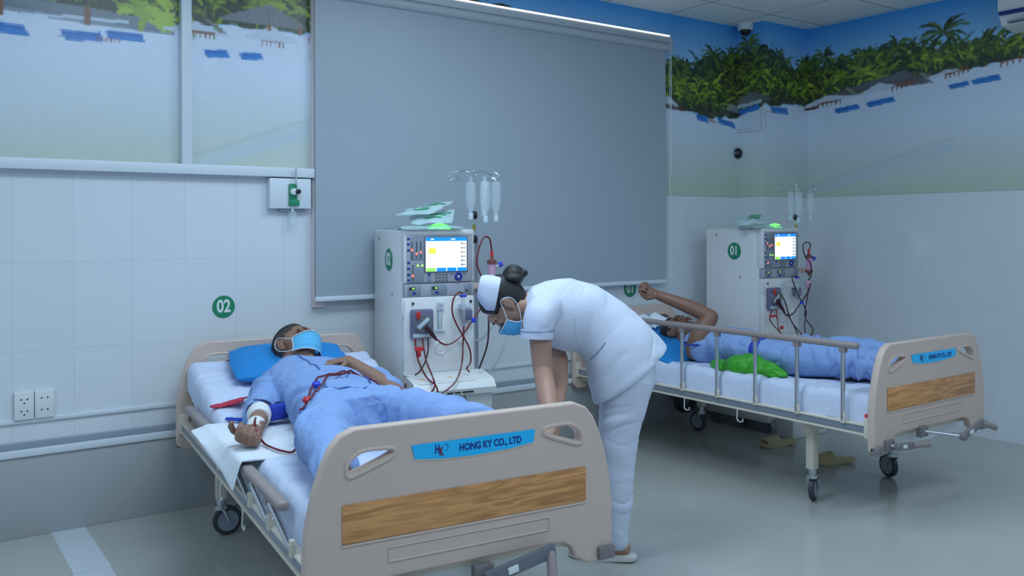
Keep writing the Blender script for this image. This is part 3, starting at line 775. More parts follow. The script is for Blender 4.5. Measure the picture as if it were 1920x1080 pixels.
# ------------------------------------------------------------------ pillows
def pillow(loc, rz, dims, tilt, label, m, seed):
    def disp(p, n): return .006*noise.noise(V((p.x*14+seed, p.y*14, p.z*9))) + .004*(1-abs(noise.noise(V((p.x*6, p.y*22+seed, 0))))*2)
    b = MB(); w, d, h = dims
    N = 22; g = []
    for sgn in (1, -1):
        pts = [[V(((i/N*2-1)*w*(1-.04*abs(j/N*2-1)), (j/N*2-1)*d*(1-.05*abs(i/N*2-1)), sgn*h*max(0, (1-abs(i/N*2-1)**3.5))**.6*max(0, (1-abs(j/N*2-1)**3.5))**.6+sgn*.003)) for i in range(N+1)] for j in range(N+1)]
        g.append([[b.bm.verts.new(p) for p in r] for r in pts])
    for q in g:
        for j in range(N):
            for i in range(N): b.bm.faces.new((q[j][i], q[j][i+1], q[j+1][i+1], q[j+1][i]))
    A, B_ = g
    for i in range(N):
        b.bm.faces.new((A[0][i], B_[0][i], B_[0][i+1], A[0][i+1])); b.bm.faces.new((A[N][i], A[N][i+1], B_[N][i+1], B_[N][i]))
        b.bm.faces.new((A[i][0], A[i+1][0], B_[i+1][0], B_[i][0])); b.bm.faces.new((A[i][N], B_[i][N], B_[i+1][N], A[i+1][N]))
    me = b.mesh('pillow'); me.update()
    nr = [v.normal.copy() for v in me.vertices]
    for i, v in enumerate(me.vertices): v.co += nr[i]*disp(v.co, nr[i])
    o = new_obj('pillow', me, None, m); o.location = loc; o.rotation_euler = (tilt[0], tilt[1], rz)
    return tag(o, label, 'pillow')
def w1(x, y, z): return tuple(BED1+DU*x+DV*y+V((0, 0, z)))
def w2(x, y, z): return tuple(BED2+V((x, y, z)))
pillow(w1(-.02, .79, .745), bt+R_(-6), (.27, .20, .05), (R_(11), 0), 'bright blue pillow under the head of the patient in the near bed', MATS['pillow_blue'], 1)
pillow(w2(-.20, .47, .655), R_(4), (.25, .25, .048), (R_(9), R_(-9)), 'bright blue crumpled pillow under the patient in the far bed', MATS['pillow_blue'], 5)

# ------------------------------------------------------------------ dialysis machines
def tube_thing(name, pts, r, m, label, cat, mtx, n=8, seg=10, group=None):
    b = MB(); b.tube(spline(pts, n), r, seg)
    o = b.build(name, MATS[m]); o.matrix_world = mtx
    return tag(o, label, cat, group)
def machine(loc, rz, num, label):
    t = thing('dialysis_machine', label, 'dialysis machine', loc, rz)
    Wd = .375
    MB().bb(0, Wd, .02, .50, .12, 1.362, .012).build('cabinet', MATS['machine_white'], t)
    b = MB(); b.bb(-.002, Wd+.002, -.004, .05, 1.095, 1.366, .008); mp = b.build('monitor_housing', MATS['machine_white'], t)
    b = MB(); b.bb(.008, Wd-.008, -.008, -.003, 1.099, 1.356, .003); b.build('control_panel', MATS['machine_grey'], t)
    cp = t.children[-1]
    MB().bb(.008, Wd-.008, -.0095, -.007, 1.340, 1.356, .001).build('header_strip', MATS['machine_white'], cp)
    sc = MB().bb(.100, .338, -.014, -.006, 1.148, 1.332, .003).build('screen', MATS['machine_dark'], t)
    yy = -.0150
    MB().bb(.108, .330, yy, -.013, 1.153, 1.325).build('display', MATS['display_white'], sc, smooth=False)
    MB().bb(.108, .330, yy-.0006, yy, 1.306, 1.325).build('title_bar', MATS['display_blue'], sc, smooth=False)
    MB().bb(.124, .162, yy-.0006, yy, 1.244, 1.270).build('yellow_field', MATS['display_yellow'], sc, smooth=False)
    MB().bb(.110, .160, yy-.0006, yy, 1.153, 1.171).build('green_key', MATS['display_green'], sc, smooth=False)
    for k in range(3): MB().bb(.166+k*.056, .217+k*.056, yy-.0006, yy, 1.153, 1.171).build('blue_key', MATS['display_blue'], sc, smooth=False)
    for k in range(6):
        z = 1.292-k*.0215
        b = MB(); b.bb(.300, .307 if k < 4 else .309, yy-.0006, yy, z-.005, z+.005); b.bb(.312, .318, yy-.0006, yy, z-.004, z+.004); b.bb(.321, .324, yy-.0006, yy, z-.004, z+.004)
        b.build('display_mark', MATS['display_ink'], sc, smooth=False)
    for x, w_ in ((.134, .018), (.245, .022)): MB().bb(x, x+w_, yy-.0012, yy-.0006, 1.3125, 1.318).build('title_mark', MATS['display_white'], sc, smooth=False)
    # slider and indicator fields
    for x0, x1, z0, z1 in ((.028, .096, 1.210, 1.335), (.028, .080, 1.103, 1.203), (.084, .098, 1.103, 1.203), (.118, .136, 1.103, 1.146)):
        MB().bb(x0, x1, -.0100, -.006, z0, z1, .001).build('indicator_field', MATS['rail_grey'], cp)
    for x, z0, z1, zl in ((.036, 1.215, 1.305, 1.262), (.060, 1.225, 1.305, 1.243), (.083, 1.220, 1.305, 1.251), (.041, 1.108, 1.19, 1.133)):
        MB().bb(x-.0016, x+.0016, -.0112, -.009, z0, z1).build('scale_line', MATS['black'], cp, smooth=False)
        MB().ball((x, -.011, zl), (.0055, .002, .0075), 12).build('red_indicator', MATS['led_red'], cp)
    for x in (.067, .091): MB().ball((x, -.011, 1.184), (.006, .002, .0055), 12).build('green_indicator', MATS['led_green'], cp)
    for z in (1.318, 1.292, 1.262, 1.200, 1.170, 1.140, 1.112):
        MB().bb(.011, .025, -.0125, -.007, z-.005, z+.005, .002).build('button', MATS['button_blue'], cp)
    MB().bb(.120, .134, -.0125, -.007, 1.133, 1.145, .002).build('button', MATS['button_blue'], cp)
    for i in range(4):
        for j in range(3): MB().bb(.160+i*.0185, .173+i*.0185, -.0115, -.007, 1.102+j*.015, 1.111+j*.015, .002).build('key', MATS['machine_dark'], cp)
    for x in (.250, .322): MB().bb(x-.007, x+.007, -.0115, -.007, 1.136, 1.142, .002).build('key', MATS['machine_dark'], cp)
    b = MB(); b.torus((.287, -.011, 1.124), .0155, .006, 'Y', n=28); b.build('dial', MATS['button_blue'], cp)
    MB().ball((.287, -.010, 1.124), (.007, .005, .007), 14).build('dial_centre', MATS['machine_white'], cp)
    # module strip with three little windows
    st = MB().bb(-.001, Wd+.001, -.004, .03, 1.028, 1.092, .003).build('module_strip', MATS['machine_grey'], t)
    for x0, x1 in ((.015, .082), (.140, .222), (.322, .358)):
        MB().bb(x0, x1, -.008, -.003, 1.036, 1.084, .004).build('module_window', MATS['rail_grey'], st)
    for x in (.036, .158):
        MB().bb(x-.014, x+.016, -.0105, -.007, 1.062, 1.076, .001).build('lcd', MATS['black'], st)
        MB().bb(x+.0, x+.012, -.0115, -.010, 1.065, 1.073).build('lcd_digits', MATS['display_green'], st, smooth=False)
        MB().bb(x+.002, x+.020, -.0105, -.007, 1.041, 1.051, .003).build('button', MATS['button_blue'], st)
    MB().ball((.333, -.009, 1.052), .005, 10).build('jack', MATS['black'], st)
    # lower door
    door = MB().bb(-.006, Wd+.004, -.006, .03, .636, 1.028, .012).build('front_door', MATS['machine_white'], t)
    b = MB(); b.tube([(-.008, -.006, 1.02), (-.014, -.012, 1.0), (-.014, -.012, .95), (-.008, -.006, .93)], .005, 8); b.build('door_handle', MATS['plastic_white'], door)
    b = MB(); b.tube([(-.006, -.008, .66), (-.006, -.010, .644), (.02, -.012, .636), (Wd, -.012, .636)], .006, 8); b.build('door_lip', MATS['plastic_white'], door)
    b = MB(); b.bb(.172, .196, -.014, -.005, .862, .962, .004); b.build('level_window', MATS['hose_grey'], door)
    b = MB(); b.bb(.168, .202, -.022, -.005, .955, .985, .004); b.lathe([(.017, 0), (.017, .012), (.010, .016)], M.Translation((.185, -.014, .985)), 16); b.bb(.176, .192, -.016, -.006, .85, .96, .002); b.bb(.160, .210, -.018, -.004, .848, .860, .002); b.build('sensor_cap', MATS['clear_cap'], door)
    b = MB(); b.torus((.190, -.008, .765), .030, .004, 'Y', n=28); b.build('port_ring', MATS['plastic_white'], door)
    b = MB(); b.lathe([(.016, 0), (.014, .012), (.006, .016)], M.Translation((.302, -.006, .795)) @ M.Rotation(pi/2, 4, 'X'), 18); b.build('port_cap', MATS['plastic_white'], door)
    for x in (.040, .355): MB().ball((x, -.010, .995), (.007, .006, .007), 12).build('screw_knob', MATS['black'], door)
    # blood pump
    pu = MB().bb(.022, .142, -.040, -.004, .820, .967, .012).build('blood_pump', MATS['pump_violet'], t)
    MB().lathe([(.048, 0), (.050, .008), (.046, .014), (0, .014)], M.Translation((.080, -.036, .898)) @ M.Rotation(pi/2, 4, 'X'), 30).build('pump_rotor', MATS['machine_dark'], pu)
    b = MB(); b.box((.080, -.054, .898), (.074, .008, .020), .004, M.Rotation(R_(-40), 3, 'Y')); b.build('rotor_arm', MATS['clear_cap'], pu)
    MB().bb(.040, .062, -.066, -.052, .922, .960, .006).build('pump_crank', MATS['clip_red'], pu)
    b = MB(); b.bb(.028, .136, -.0435, -.038, .826, .846, .003); b.build('pump_cover_edge', MATS['clear_cap'], pu)
    # air detector
    ad = MB().bb(.300, .352, -.045, -.004, .900, .958, .008).build('air_detector', MATS['pump_violet'], t)
    b = MB(); b.tube([(.294, -.052, 1.035), (.294, -.052, 1.0), (.296, -.052, .93), (.296, -.052, .905), (.296, -.052, .872)], [.006, .011, .0125, .0115, .004], 14); b.build('drip_chamber', MATS['clear_tube'], ad)
    MB().tube([(.296, -.052, .955), (.296, -.052, .905), (.296, -.052, .872)], [.011, .0105, .003], 12).build('chamber_blood', MATS['blood_dark'], ad)
    MB().bb(.278, .312, -.060, -.04, 1.020, 1.034, .004).build('chamber_cap', MATS['clip_blue'], ad)
    MB().bb(.282, .352, -.030, -.004, .955, .985, .008).build('clip_lever', MATS['clear_cap'], ad)
    # disinfectant drawer block under the door
    b = MB(); b.prism([(0, .636), (-.12, .612), (-.155, .575), (-.150, .545), (.05, .545), (.05, .636)], lambda y, z, d: (.0+d, y, z), .43)
    tr = b.build('tray', MATS['machine_white'], t, ang=20)
    for x0, x1 in ((.02, .115), (.125, .335)):
        MB().box(((x0+x1)/2, -.085, .6145), (x1-x0, .085, .008), .003, M.Rotation(R_(11), 3, 'X')).build('tray_lid', MATS['plastic_white'], tr)
    for x in (.07, .215): MB().box((x, -.065, .6215), (.028, .012, .003), .001, M.Rotation(R_(11), 3, 'X')).build('orange_sticker', MATS['orange'], tr)
    b = MB()
    for x in (.06, .165, .205, .245, .275): b.bb(x, x+.03, -.158, -.148, .556, .562)
    b.build('tray_vent', MATS['black'], tr)
    b = MB(); b.prism([(-.13, .545), (-.115, .40), (-.02, .34), (.06, .34), (.06, .545)], lambda y, z, d: (.01+d, y, z), .41)
    lb = b.build('base_cover', MATS['machine_white'], t, ang=20)
    for x in (.155, .265): MB().tube([(x, -.132, .54), (x+.012, -.135, .51), (x+.008, -.128, .47), (x-.012, -.118, .42)], .0025, 6).build('cover_seam', MATS['machine_dark'], lb)
    b = MB(); b.bb(-.02, .43, -.06, .50, .07, .15, .02); b.build('chassis', MATS['machine_white'], t)
    for x in (.03, .38):
        for y in (.0, .44):
            wb = MB(); wb.tube([(x-.014, y, .035), (x+.014, y, .035)], .035, 20); wb.bb(x-.02, x+.02, y-.02, y+.02, .05, .08, .004); wb.build('caster', MATS['machine_dark'], t)
    # side marks
    MB().lathe([(.0565, 0), (.058, .0015), (.056, .003)], M.Translation((-.0005, .24, 1.208)) @ M.Rotation(-pi/2, 4, 'Y'), 40).build('number_disc', MATS['sign_green'], t)
    dc = t.children[-1]
    place_text(text_mesh(num, .088, .0006, .0022, .80), 'lettering', MATS['sign_white'], dc, (-.0042, .24, 1.208), (0, -1, 0), (0, 0, 1))
    for y, z in ((.40, 1.315), (.19, 1.03)): MB().bb(-.002, .002, y-.005, y+.005, z-.008, z+.008, .001).build('side_catch', MATS['machine_dark'], t)
    # green alarm lamp
    MB().ball((.215, .07, 1.362), (.062, .035, .034), 24).build('status_lamp', MATS['lamp_green'], t)
    # drip pole
    po = MB().cyl((.393, .03, .62), (.393, .03, 1.665), .0075, 14).build('drip_pole', MATS['chrome'], t)
    MB().cyl((.415, .05, .62), (.415, .05, 1.33), .009, 12).build('pole_sleeve', MATS['rail_grey'], po)
    for z in (1.44, 1.315): MB().tube([(.393, .03, z-.022), (.393, .03, z-.012), (.393, .03, z), (.393, .03, z+.018)], [.012, .017, .018, .012], 16).build('pole_clamp', MATS['black'], po)
    MB().cyl((.393, .03, 1.36), (.393, .03, 1.39), .0095, 14).build('pole_ring', MATS['brass'], po)
    for a in (200, 250, 320, 20, 110, 160):
        a = R_(a); c_, s_ = cos(a), sin(a); z = 1.655
        pts = spline([(.393, .03, z), (.393+.05*c_, .03+.05*s_, z+.012), (.393+.11*c_, .03+.11*s_, z+.004), (.393+.135*c_, .03+.135*s_, z-.018), (.393+.120*c_, .03+.120*s_, z-.035), (.393+.10*c_, .03+.10*s_, z-.022)], 6)
        MB().tube(pts, .0024, 8).build('hook', MATS['chrome'], po)
    MB().ball((.393, .03, 1.665), .011, 12).build('pole_top', MATS['chrome'], po)
    # holder arm for the dialyzer
    b = MB(); b.bb(Wd-.01, Wd+.085, .0, .05, 1.055, 1.085, .006); b.bb(Wd+.05, Wd+.11, -.04, .01, 1.055, 1.085, .006); b.build('dialyzer_arm', MATS['bed_beige'], t)
    return t
def on(t, loc, rz): return M.Translation(loc) @ M.Rotation(rz, 4, 'Z')
ML1, MR1 = (2.109, -.591, 0), R_(-9)
ML2, MR2 = (4.76, -.66, 0), 0
mach1 = machine(ML1, MR1, '02', 'white dialysis machine marked 02 beside the near bed, screen facing the room')
mach2 = machine(ML2, MR2, '01', 'white dialysis machine marked 01 behind the far bed in the corner')
X1, X2 = on(0, ML1, MR1), on(0, ML2, MR2)

def bottle(T, p, ln, label, grp, tilt=0, r=.026, neckdown=True):
    """inverted clear infusion bottle hanging on a hook"""
    t = thing('infusion_bottle', label, 'infusion bottle', T @ V(p), 0, grp)
    prof = [(.0, .0), (.010, .0), (.0105, .022), (.0095, .026), (.014, .038), (.021, .055), (r, .075), (r+.001, .075+ln*.5), (r, .06+ln), (r*.8, .072+ln), (r*.3, .076+ln), (0, .076+ln)]
    MB().lathe(prof, None, 22, False).build('bottle_body', MATS['clear_plastic'], t)
    MB().lathe([(.0, -.012), (.0125, -.012), (.013, .014), (.011, .020), (0, .02)], None, 18, False).build('cap', MATS['clear_cap'], t)
    MB().tube([(0, 0, .074+ln), (-.008, 0, .088+ln), (0, 0, .100+ln), (.008, 0, .088+ln), (0, 0, .074+ln)], .0018, 6).build('hanger', MATS['clear_cap'], t)
    t.rotation_euler = (0, tilt, 0); return t
bottle(X1, (.335, -.06, 1.428), .105, 'clear infusion bottle hanging left of the drip pole on the 02 machine', 'infusion bottles on the 02 machine', 0)
bottle(X1, (.412, -.07, 1.412), .125, 'clear infusion bottle hanging in the middle, in front of the 02 machine drip pole', 'infusion bottles on the 02 machine', 0)
bottle(X1, (.445, .03, 1.445), .100, 'small clear bottle hanging just behind the middle bottle of the 02 machine', 'infusion bottles on the 02 machine', .03, .021)
bottle(X1, (.490, -.03, 1.418), .120, 'clear infusion bottle hanging furthest right on the 02 machine drip pole', 'infusion bottles on the 02 machine', 0)
bottle(X2, (.300, -.06, 1.415), .120, 'faint clear infusion bottle hanging left of the 01 machine drip pole', 'infusion bottles on the 01 machine', 0)
bottle(X2, (.360, .05, 1.43), .110, 'faint clear infusion bottle hanging behind the 01 machine drip pole', 'infusion bottles on the 01 machine', 0, .022)
bottle(X2, (.470, -.03, 1.425), .110, 'faint clear infusion bottle hanging right of the 01 machine drip pole', 'infusion bottles on the 01 machine', 0)
def pouch(T, pts, label, seed, print_):
    """thin film pack lying folded: 4 corners, gently crumpled"""
    a, b_, c_, d_ = [V(p) for p in pts]
    def fn(u, v):
        p = (a*(1-u)+b_*u)*(1-v)+(d_*(1-u)+c_*u)*v
        return T @ (p+V((0, 0, .012*noise.noise(V((u*3+seed, v*3, seed)))+.006*sin(u*pi)*sin(v*pi)*2)))
    o = cloth_grid(fn, 22, 14, .006, 'tubing_pack', MATS['pack_film'], None)
    tag(o, label, 'plastic pack', 'film packs on the dialysis machines')
    if print_:
        for k in range(3):
            u0, v0 = .35+.1*k, .25+.2*k
            MBk = cloth_grid(lambda u, v: V(fn(u0+u*.38, v0+v*.09))+V((0, 0, .0025)), 10, 3, .001, 'green_print', MATS['green_print'], o)
    return o
pouch(X1, [(-.01, -.03, 1.372), (.30, -.04, 1.378), (.33, .16, 1.374), (.02, .2, 1.372)], 'clear film pack lying flat on top of the 02 machine, lowest of the pile', 1, False)
pouch(X1, [(.06, .06, 1.400), (.25, -.02, 1.402), (.33, .14, 1.470), (.10, .22, 1.43)], 'green printed film pack in the middle of the pile on the 02 machine', 5, True)
pouch(X1, [(-.01, .10, 1.440), (.17, .04, 1.452), (.33, .15, 1.515), (.12, .25, 1.475)], 'green printed film pack on top of the pile on the 02 machine', 9, True)
pouch(X2, [(-.06, -.0, 1.372), (.20, -.02, 1.376), (.22, .16, 1.374), (-.02, .2, 1.372)], 'clear film pack lying flat on top of the 01 machine', 13, False)
pouch(X2, [(-.12, .10, 1.392), (.10, .02, 1.410), (.20, .18, 1.465), (-.05, .22, 1.435)], 'film pack with green print leaning over the lamp of the 01 machine', 17, True)
def dialyzer(T, x, z0, z1, label):
    t = thing('dialyzer', label, 'dialyzer', T @ V((x, -.06, z0)), 0)
    h = z1-z0; o = 0
    MB().lathe([(.021, .02), (.021, h-.02)], None, 24).build('cylinder', MATS['pink'], t)
    MB().lathe([(.025, h-.028), (.026, h-.012), (.014, h-.004), (.008, h), (.007, h+.016)], None, 24).build('upper_cap', MATS['brown_cap'], t)
    MB().lathe([(.007, -.016), (.008, 0), (.014, .004), (.026, .012), (.025, .028)], None, 24).build('lower_cap', MATS['brown_cap'], t)
    for z in (h-.045, .045):
        MB().cyl((.018, 0, z), (.045, 0, z+.008), .006, 12).build('side_port', MATS['clear_cap'], t)
    MB().tube([(.043, 0, h-.037), (.060, 0, h-.030)], [.012, .014], 8).build('blue_connector', MATS['clip_blue'], t)
    MB().cyl((0, 0, h+.010), (0, 0, h+.036), .0085, 14).build('red_connector', MATS['clip_red'], t)
    return t
dialyzer(X1, .452, 1.02, 1.215, 'pink dialyzer cylinder with brown caps beside the 02 machine')
dialyzer(X2, .412, 1.05, 1.185, 'small pink dialyzer cylinder beside the 01 machine')
b = MB(); b.lathe([(.006, 0), (.022, .01), (.024, .03), (.018, .045), (.006, .05)], None, 18)
o = b.build('filter_bulb', MATS['pink'], loc=X2 @ V((.405, -.06, .955))); tag(o, 'round pink filter hanging below the dialyzer of the 01 machine', 'filter')
G1, G2 = 'blood lines of the 02 machine', 'blood lines of the 01 machine'
Y = -.075
def L1(pts, r, m, label): return tube_thing('blood_line', [(a, y, z) for a, y, z in pts], r, m, label, 'tube', X1, group=G1)
def L2(pts, r, m, label): return tube_thing('blood_line', [(a, y, z) for a, y, z in pts], r, m, label, 'tube', X2, group=G2)
L1([(.452, -.06, 1.248), (.437, -.065, 1.315), (.401, -.07, 1.321), (.371, Y, 1.261), (.361, Y, 1.188), (.394, Y, 1.105), (.409, Y, 1.042), (.384, Y, .969), (.331, Y, .898), (.28, Y, .833), (.222, Y, .794), (.179, Y, .791), (.140, Y, .818)], .0042, 'blood', 'dark red line looping from the pink dialyzer top down across the 02 machine')
L1([(.292, -.055, 1.040), (.261, Y, 1.047), (.232, Y, 1.016), (.225, Y, .949), (.251, Y, .881), (.283, -.08, .825), (.318, -.08, .755), (.324, Y, .693), (.303, Y, .662), (.324, -.06, .640)], .0042, 'blood', 'dark red blood line looping left of the drip chamber on the 02 machine')
L1([(.035, -.05, .825), (.043, Y, .72), (.079, -.10, .635), (.101, -.17, .600), (.123, -.17, .49)], .0042, 'blood', 'dark red blood line falling from the left side of the 02 blood pump')
L1([(.074, -.05, .825), (.079, -.09, .718), (.098, -.13, .640), (.087, -.18, .600), (.031, -.18, .555), (-.02, -.17, .60)], .0042, 'blood', 'dark red blood line falling from the middle of the 02 blood pump and curving left')
L1([(.296, -.055, .872), (.292, -.055, .80), (.271, -.09, .70), (.221, -.15, .632), (.163, -.18, .590), (.09, -.18, .560), (.0, -.20, .575), (-.05, -.22, .61)], .0042, 'blood', 'long dark red blood line sweeping left from the drip chamber toward the near bed')
L1([(.105, -.05, .826), (.100, -.06, .76), (.079, -.065, .70), (.051, -.07, .664), (.031, -.06, .645)], .0036, 'blood_dark', 'thin dark blood line hanging at the right side of the 02 blood pump')
L1([(.009, -.01, .612), (-.014, -.03, .575), (-.008, -.06, .54)], .0040, 'blood', 'short red blood line stub at the left edge of the 02 machine tray')
L1([(.435, -.06, 1.0), (.432, -.06, .967), (.423, -.07, .79), (.383, -.05, .650)], .0045, 'blood_dark', 'nearly black line falling straight below the pink dialyzer of the 02 machine')
o = MB().tube([(.140, -.075, .815), (.118, -.07, .845), (.085, -.068, .884)], [.006, .012, .011], 14).build('arterial_chamber', MATS['blood_dark']); o.matrix_world = X1
tag(o, 'thick dark red chamber slanting down from the 02 blood pump', 'drip chamber')
o = MB().bb(.028, .072, -.075, -.055, .765, .785, .004).bb(.044, .058, -.078, -.06, .735, .775, .004).build('tube_clamp', MATS['clip_red']); o.matrix_world = X1
tag(o, 'red clamp on the line under the 02 blood pump', 'clamp')
o = MB().box((.337, -.085, .905), (.024, .014, .024), .004).build('tube_clamp', MATS['clip_blue']); o.matrix_world = X1
tag(o, 'blue clamp on the line right of the 02 air detector', 'clamp')
tube_thing('drain_hose', [(.60, .02, .90), (.551, -.02, .80), (.504, -.02, .688), (.44, .0, .60), (.425, .02, .594)], .007, 'hose_grey', 'pale hose curving into the right side of the 02 machine, under the nurse', 'hose', X1)
tube_thing('drain_hose', [(.52, .05, .88), (.49, .02, .855), (.429, .03, .789), (.378, .05, .785)], .006, 'hose_grey', 'pale short hose curving into the 02 machine beside the drip chamber', 'hose', X1)
L2([(.412, -.06, 1.200), (.42, -.065, 1.25), (.371, Y, 1.267), (.328, Y, 1.246), (.345, Y, 1.176), (.388, -.09, 1.121), (.397, -.09, 1.045), (.405, -.06, 1.005)], .0040, 'blood_dark', 'dark line looping over the dialyzer of the 01 machine')
L2([(.388, -.09, .99), (.37, -.09, .938), (.284, -.09, .861), (.199, -.09, .791), (.150, Y, .780), (.133, Y, .795)], .0040, 'blood_dark', 'dark line sagging from the dialyzer to the blood pump of the 01 machine')
L2([(.294, -.055, 1.035), (.225, Y, 1.04), (.209, Y, 1.03), (.234, Y, .975), (.284, -.08, .888), (.352, -.08, .798), (.335, -.08, .713), (.343, -.08, .650)], .0040, 'blood_dark', 'dark line crossing down from the drip chamber of the 01 machine')
L2([(.405, -.06, .95), (.396, -.06, .90), (.361, -.07, .819), (.361, -.07, .744), (.439, -.07, .673), (.413, -.07, .626), (.352, -.07, .631)], .0040, 'blood_dark', 'dark line with a wide loop below the round filter of the 01 machine')
L2([(.100, -.06, .93), (.133, Y, .874), (.166, -.10, .745), (.199, -.16, .655)], .0040, 'blood_dark', 'dark line falling from the right side of the 01 blood pump')
L2([(.035, -.05, .825), (.0, -.06, .756), (.034, -.14, .655)], .0040, 'blood', 'red line falling from the left side of the 01 blood pump')
L2([(.075, -.05, .825), (.05, -.09, .70), (.045, -.15, .62)], .0040, 'blood', 'red line falling from the middle of the 01 blood pump')
L2([(.224, -.02, .784), (.235, -.06, .72), (.249, -.09, .644)], .0040, 'blood_dark', 'short dark line low on the front door of the 01 machine')
o = MB().tube([(.133, -.075, .795), (.105, -.07, .835), (.065, -.068, .888)], [.006, .012, .011], 14).build('arterial_chamber', MATS['blood_dark']); o.matrix_world = X2
tag(o, 'short thick dark chamber under the pump of the corner machine marked 01', 'drip chamber')
o = MB().box((.284, -.098, .861), (.026, .014, .022), .004).build('tube_clamp', MATS['clip_blue']); o.matrix_world = X2
tag(o, 'blue clamp where the lines cross on the 01 machine', 'clamp')
o = MB().bb(.0, .05, -.075, -.055, .775, .790, .004).build('tube_clamp', MATS['clip_red']); o.matrix_world = X2
tag(o, 'upper red clamp under the 01 blood pump', 'clamp')
o = MB().box((.042, -.12, .711), (.024, .014, .024), .004).build('tube_clamp', MATS['clip_red']); o.matrix_world = X2
tag(o, 'lower red clamp on the line of the 01 machine near the bed rail', 'clamp')

# ------------------------------------------------------------------ things on the floor
b = MB(); b.torus((4.60, -.10, .165), .085, .018, 'Y', n=36); b.torus((4.61, -.135, .160), .078, .016, 'Y', n=36)
tag(b.build('coiled_hose', MATS['rubber']), 'coiled black hose behind the head of the far bed', 'hose')
def slipper(loc, rz, label, m, worn=None, name='slipper', L=.26):
    t = thing(name, label, 'slipper', loc, rz) if worn is None else bpy.data.objects.new(name, None)
    if worn is not None: COL.objects.link(t); t.parent = worn; t.location = loc; t.rotation_euler = (0, 0, rz)
    h = L/2
    out = round_poly([(-h, -.028), (-h, .028), (-.03, .030), (.05, .046), (h, .036), (h, -.030), (.05, -.044), (-.03, -.030)], 3)
    b = MB(); vs = []
    for zt, sc in ((0, .96), (.006, 1.0), (.020, 1.0), (.026, .97)):
        vs.append([b.bm.verts.new((x*sc, y*sc, zt+.010*max(0, -x/h)+.008*max(0, (x-.06)/h))) for x, y in out])
    for p, q in zip(vs, vs[1:]):
        for k in range(len(out)): b.bm.faces.new((p[k], p[(k+1) % len(out)], q[(k+1) % len(out)], q[k]))
    b.bm.faces.new(vs[0][::-1]); b.bm.faces.new(vs[-1])
    b.build('sole', MATS[m], t, ang=50)
    # strap over the instep
    def fn(u, v):
        x = .005+.095*v; a = pi*u; wv = .046-.004*v
        return (x+.01*sin(a), -cos(a)*wv, .020+sin(a)**.7*(.052-.022*v))
    me = cloth_grid(fn, 20, 8, .004, 'strap', MATS[m], t)
    b = MB()
    for i in range(4):
        for j in range(5):
            u, v = .2+.15*j, .15+.22*i
            b.ball(V(fn(u, v))+V((0, 0, .001)), (.004, .003, .0022), 8)
    if worn is not None: b.build('strap_holes', MATS['bumper_grey'], t)['kind'] = 'stuff'
    return t
slipper((4.56, -.94, .0), R_(165), 'tan slipper under the far bed, further from the camera', 'slipper_tan')
slipper((4.48, -1.39, .0), R_(150), 'tan slipper under the far bed, nearer the front leg', 'slipper_tan')
tag(MB().bb(4.76, 5.12, -.90, -.765, 0, .15, .01).build('foot_box', MATS['machine_white']), 'low white box on the floor in front of the 01 machine base', 'box')

# ------------------------------------------------------------------ people
def head_T(c, Uv, Nv):
    z = V(Uv).normalized(); y = V(Nv); y = (y-z*y.dot(z)).normalized(); x = y.cross(z)
    T = M((x, y, z)).transposed().to_4x4(); T.translation = V(c); return T
def head_shells(mb, T, neck_to, k=1.0, neck_r=.052):
    R3 = T.to_3x3()
    def B(c, r): mb.ball(T @ (V(c)*k), tuple(q*k for q in r), 20, R3.to_4x4())
    B((0, -.015, .040), (.074, .094, .084)); B((0, .030, -.020), (.062, .064, .085))
    B((0, .040, -.070), (.047, .048, .036)); B((0, .072, -.096), (.020, .018, .016))
    B((0, .080, .040), (.050, .020, .024))
    for s in (-1, 1):
        B((s*.028, .088, .028), (.022, .011, .008)); B((s*.036, .070, -.022), (.024, .024, .022))
        B((s*.031, .079, .008), (.0155, .013, .0115)); B((s*.009, .112, -.034), (.008, .008, .007))
        B((s*.079, -.006, .002), (.006, .019, .030)); B((s*.083, -.014, .010), (.004, .013, .022)); B((s*.076, .004, -.022), (.006, .009, .011))
        B((s*.050, -.005, -.060), (.020, .030, .028))
    mb.tube([T @ (V((0, .088, .022))*k), T @ (V((0, .104, -.008))*k), T @ (V((0, .116, -.028))*k)], [.009*k, .010*k, .0125*k], 12)
    B((0, .098, -.060), (.024, .011, .0055)); B((0, .096, -.068), (.021, .011, .006))
    a = T @ (V((0, -.018, -.050))*k)
    mb.tube([a, a.lerp(V(neck_to), .5), V(neck_to)], [neck_r, neck_r*.97, neck_r*1.12], 20)
def brows(T, parent, loc, k=1.0, m='black_hair'):
    for s in (-1, 1):
        pts = [T @ (V((s*x, y, z))*k) for x, y, z in [(.012, .1005, .034), (.026, .0985, .040), (.042, .088, .036), (.050, .078, .030)]]
        MB().tube(spline(pts, 4), [.0026]*13, 8).build('eyebrow', MATS[m], parent, loc=loc)
        pts = [T @ (V((s*x, y, z))*k) for x, y, z in [(.017, .0895, .004), (.026, .0925, .0015), (.036, .0905, .0015), (.045, .084, .005)]]
        MB().tube(spline(pts, 4), .0016, 6).build('eyelashes', MATS[m], parent, loc=loc)
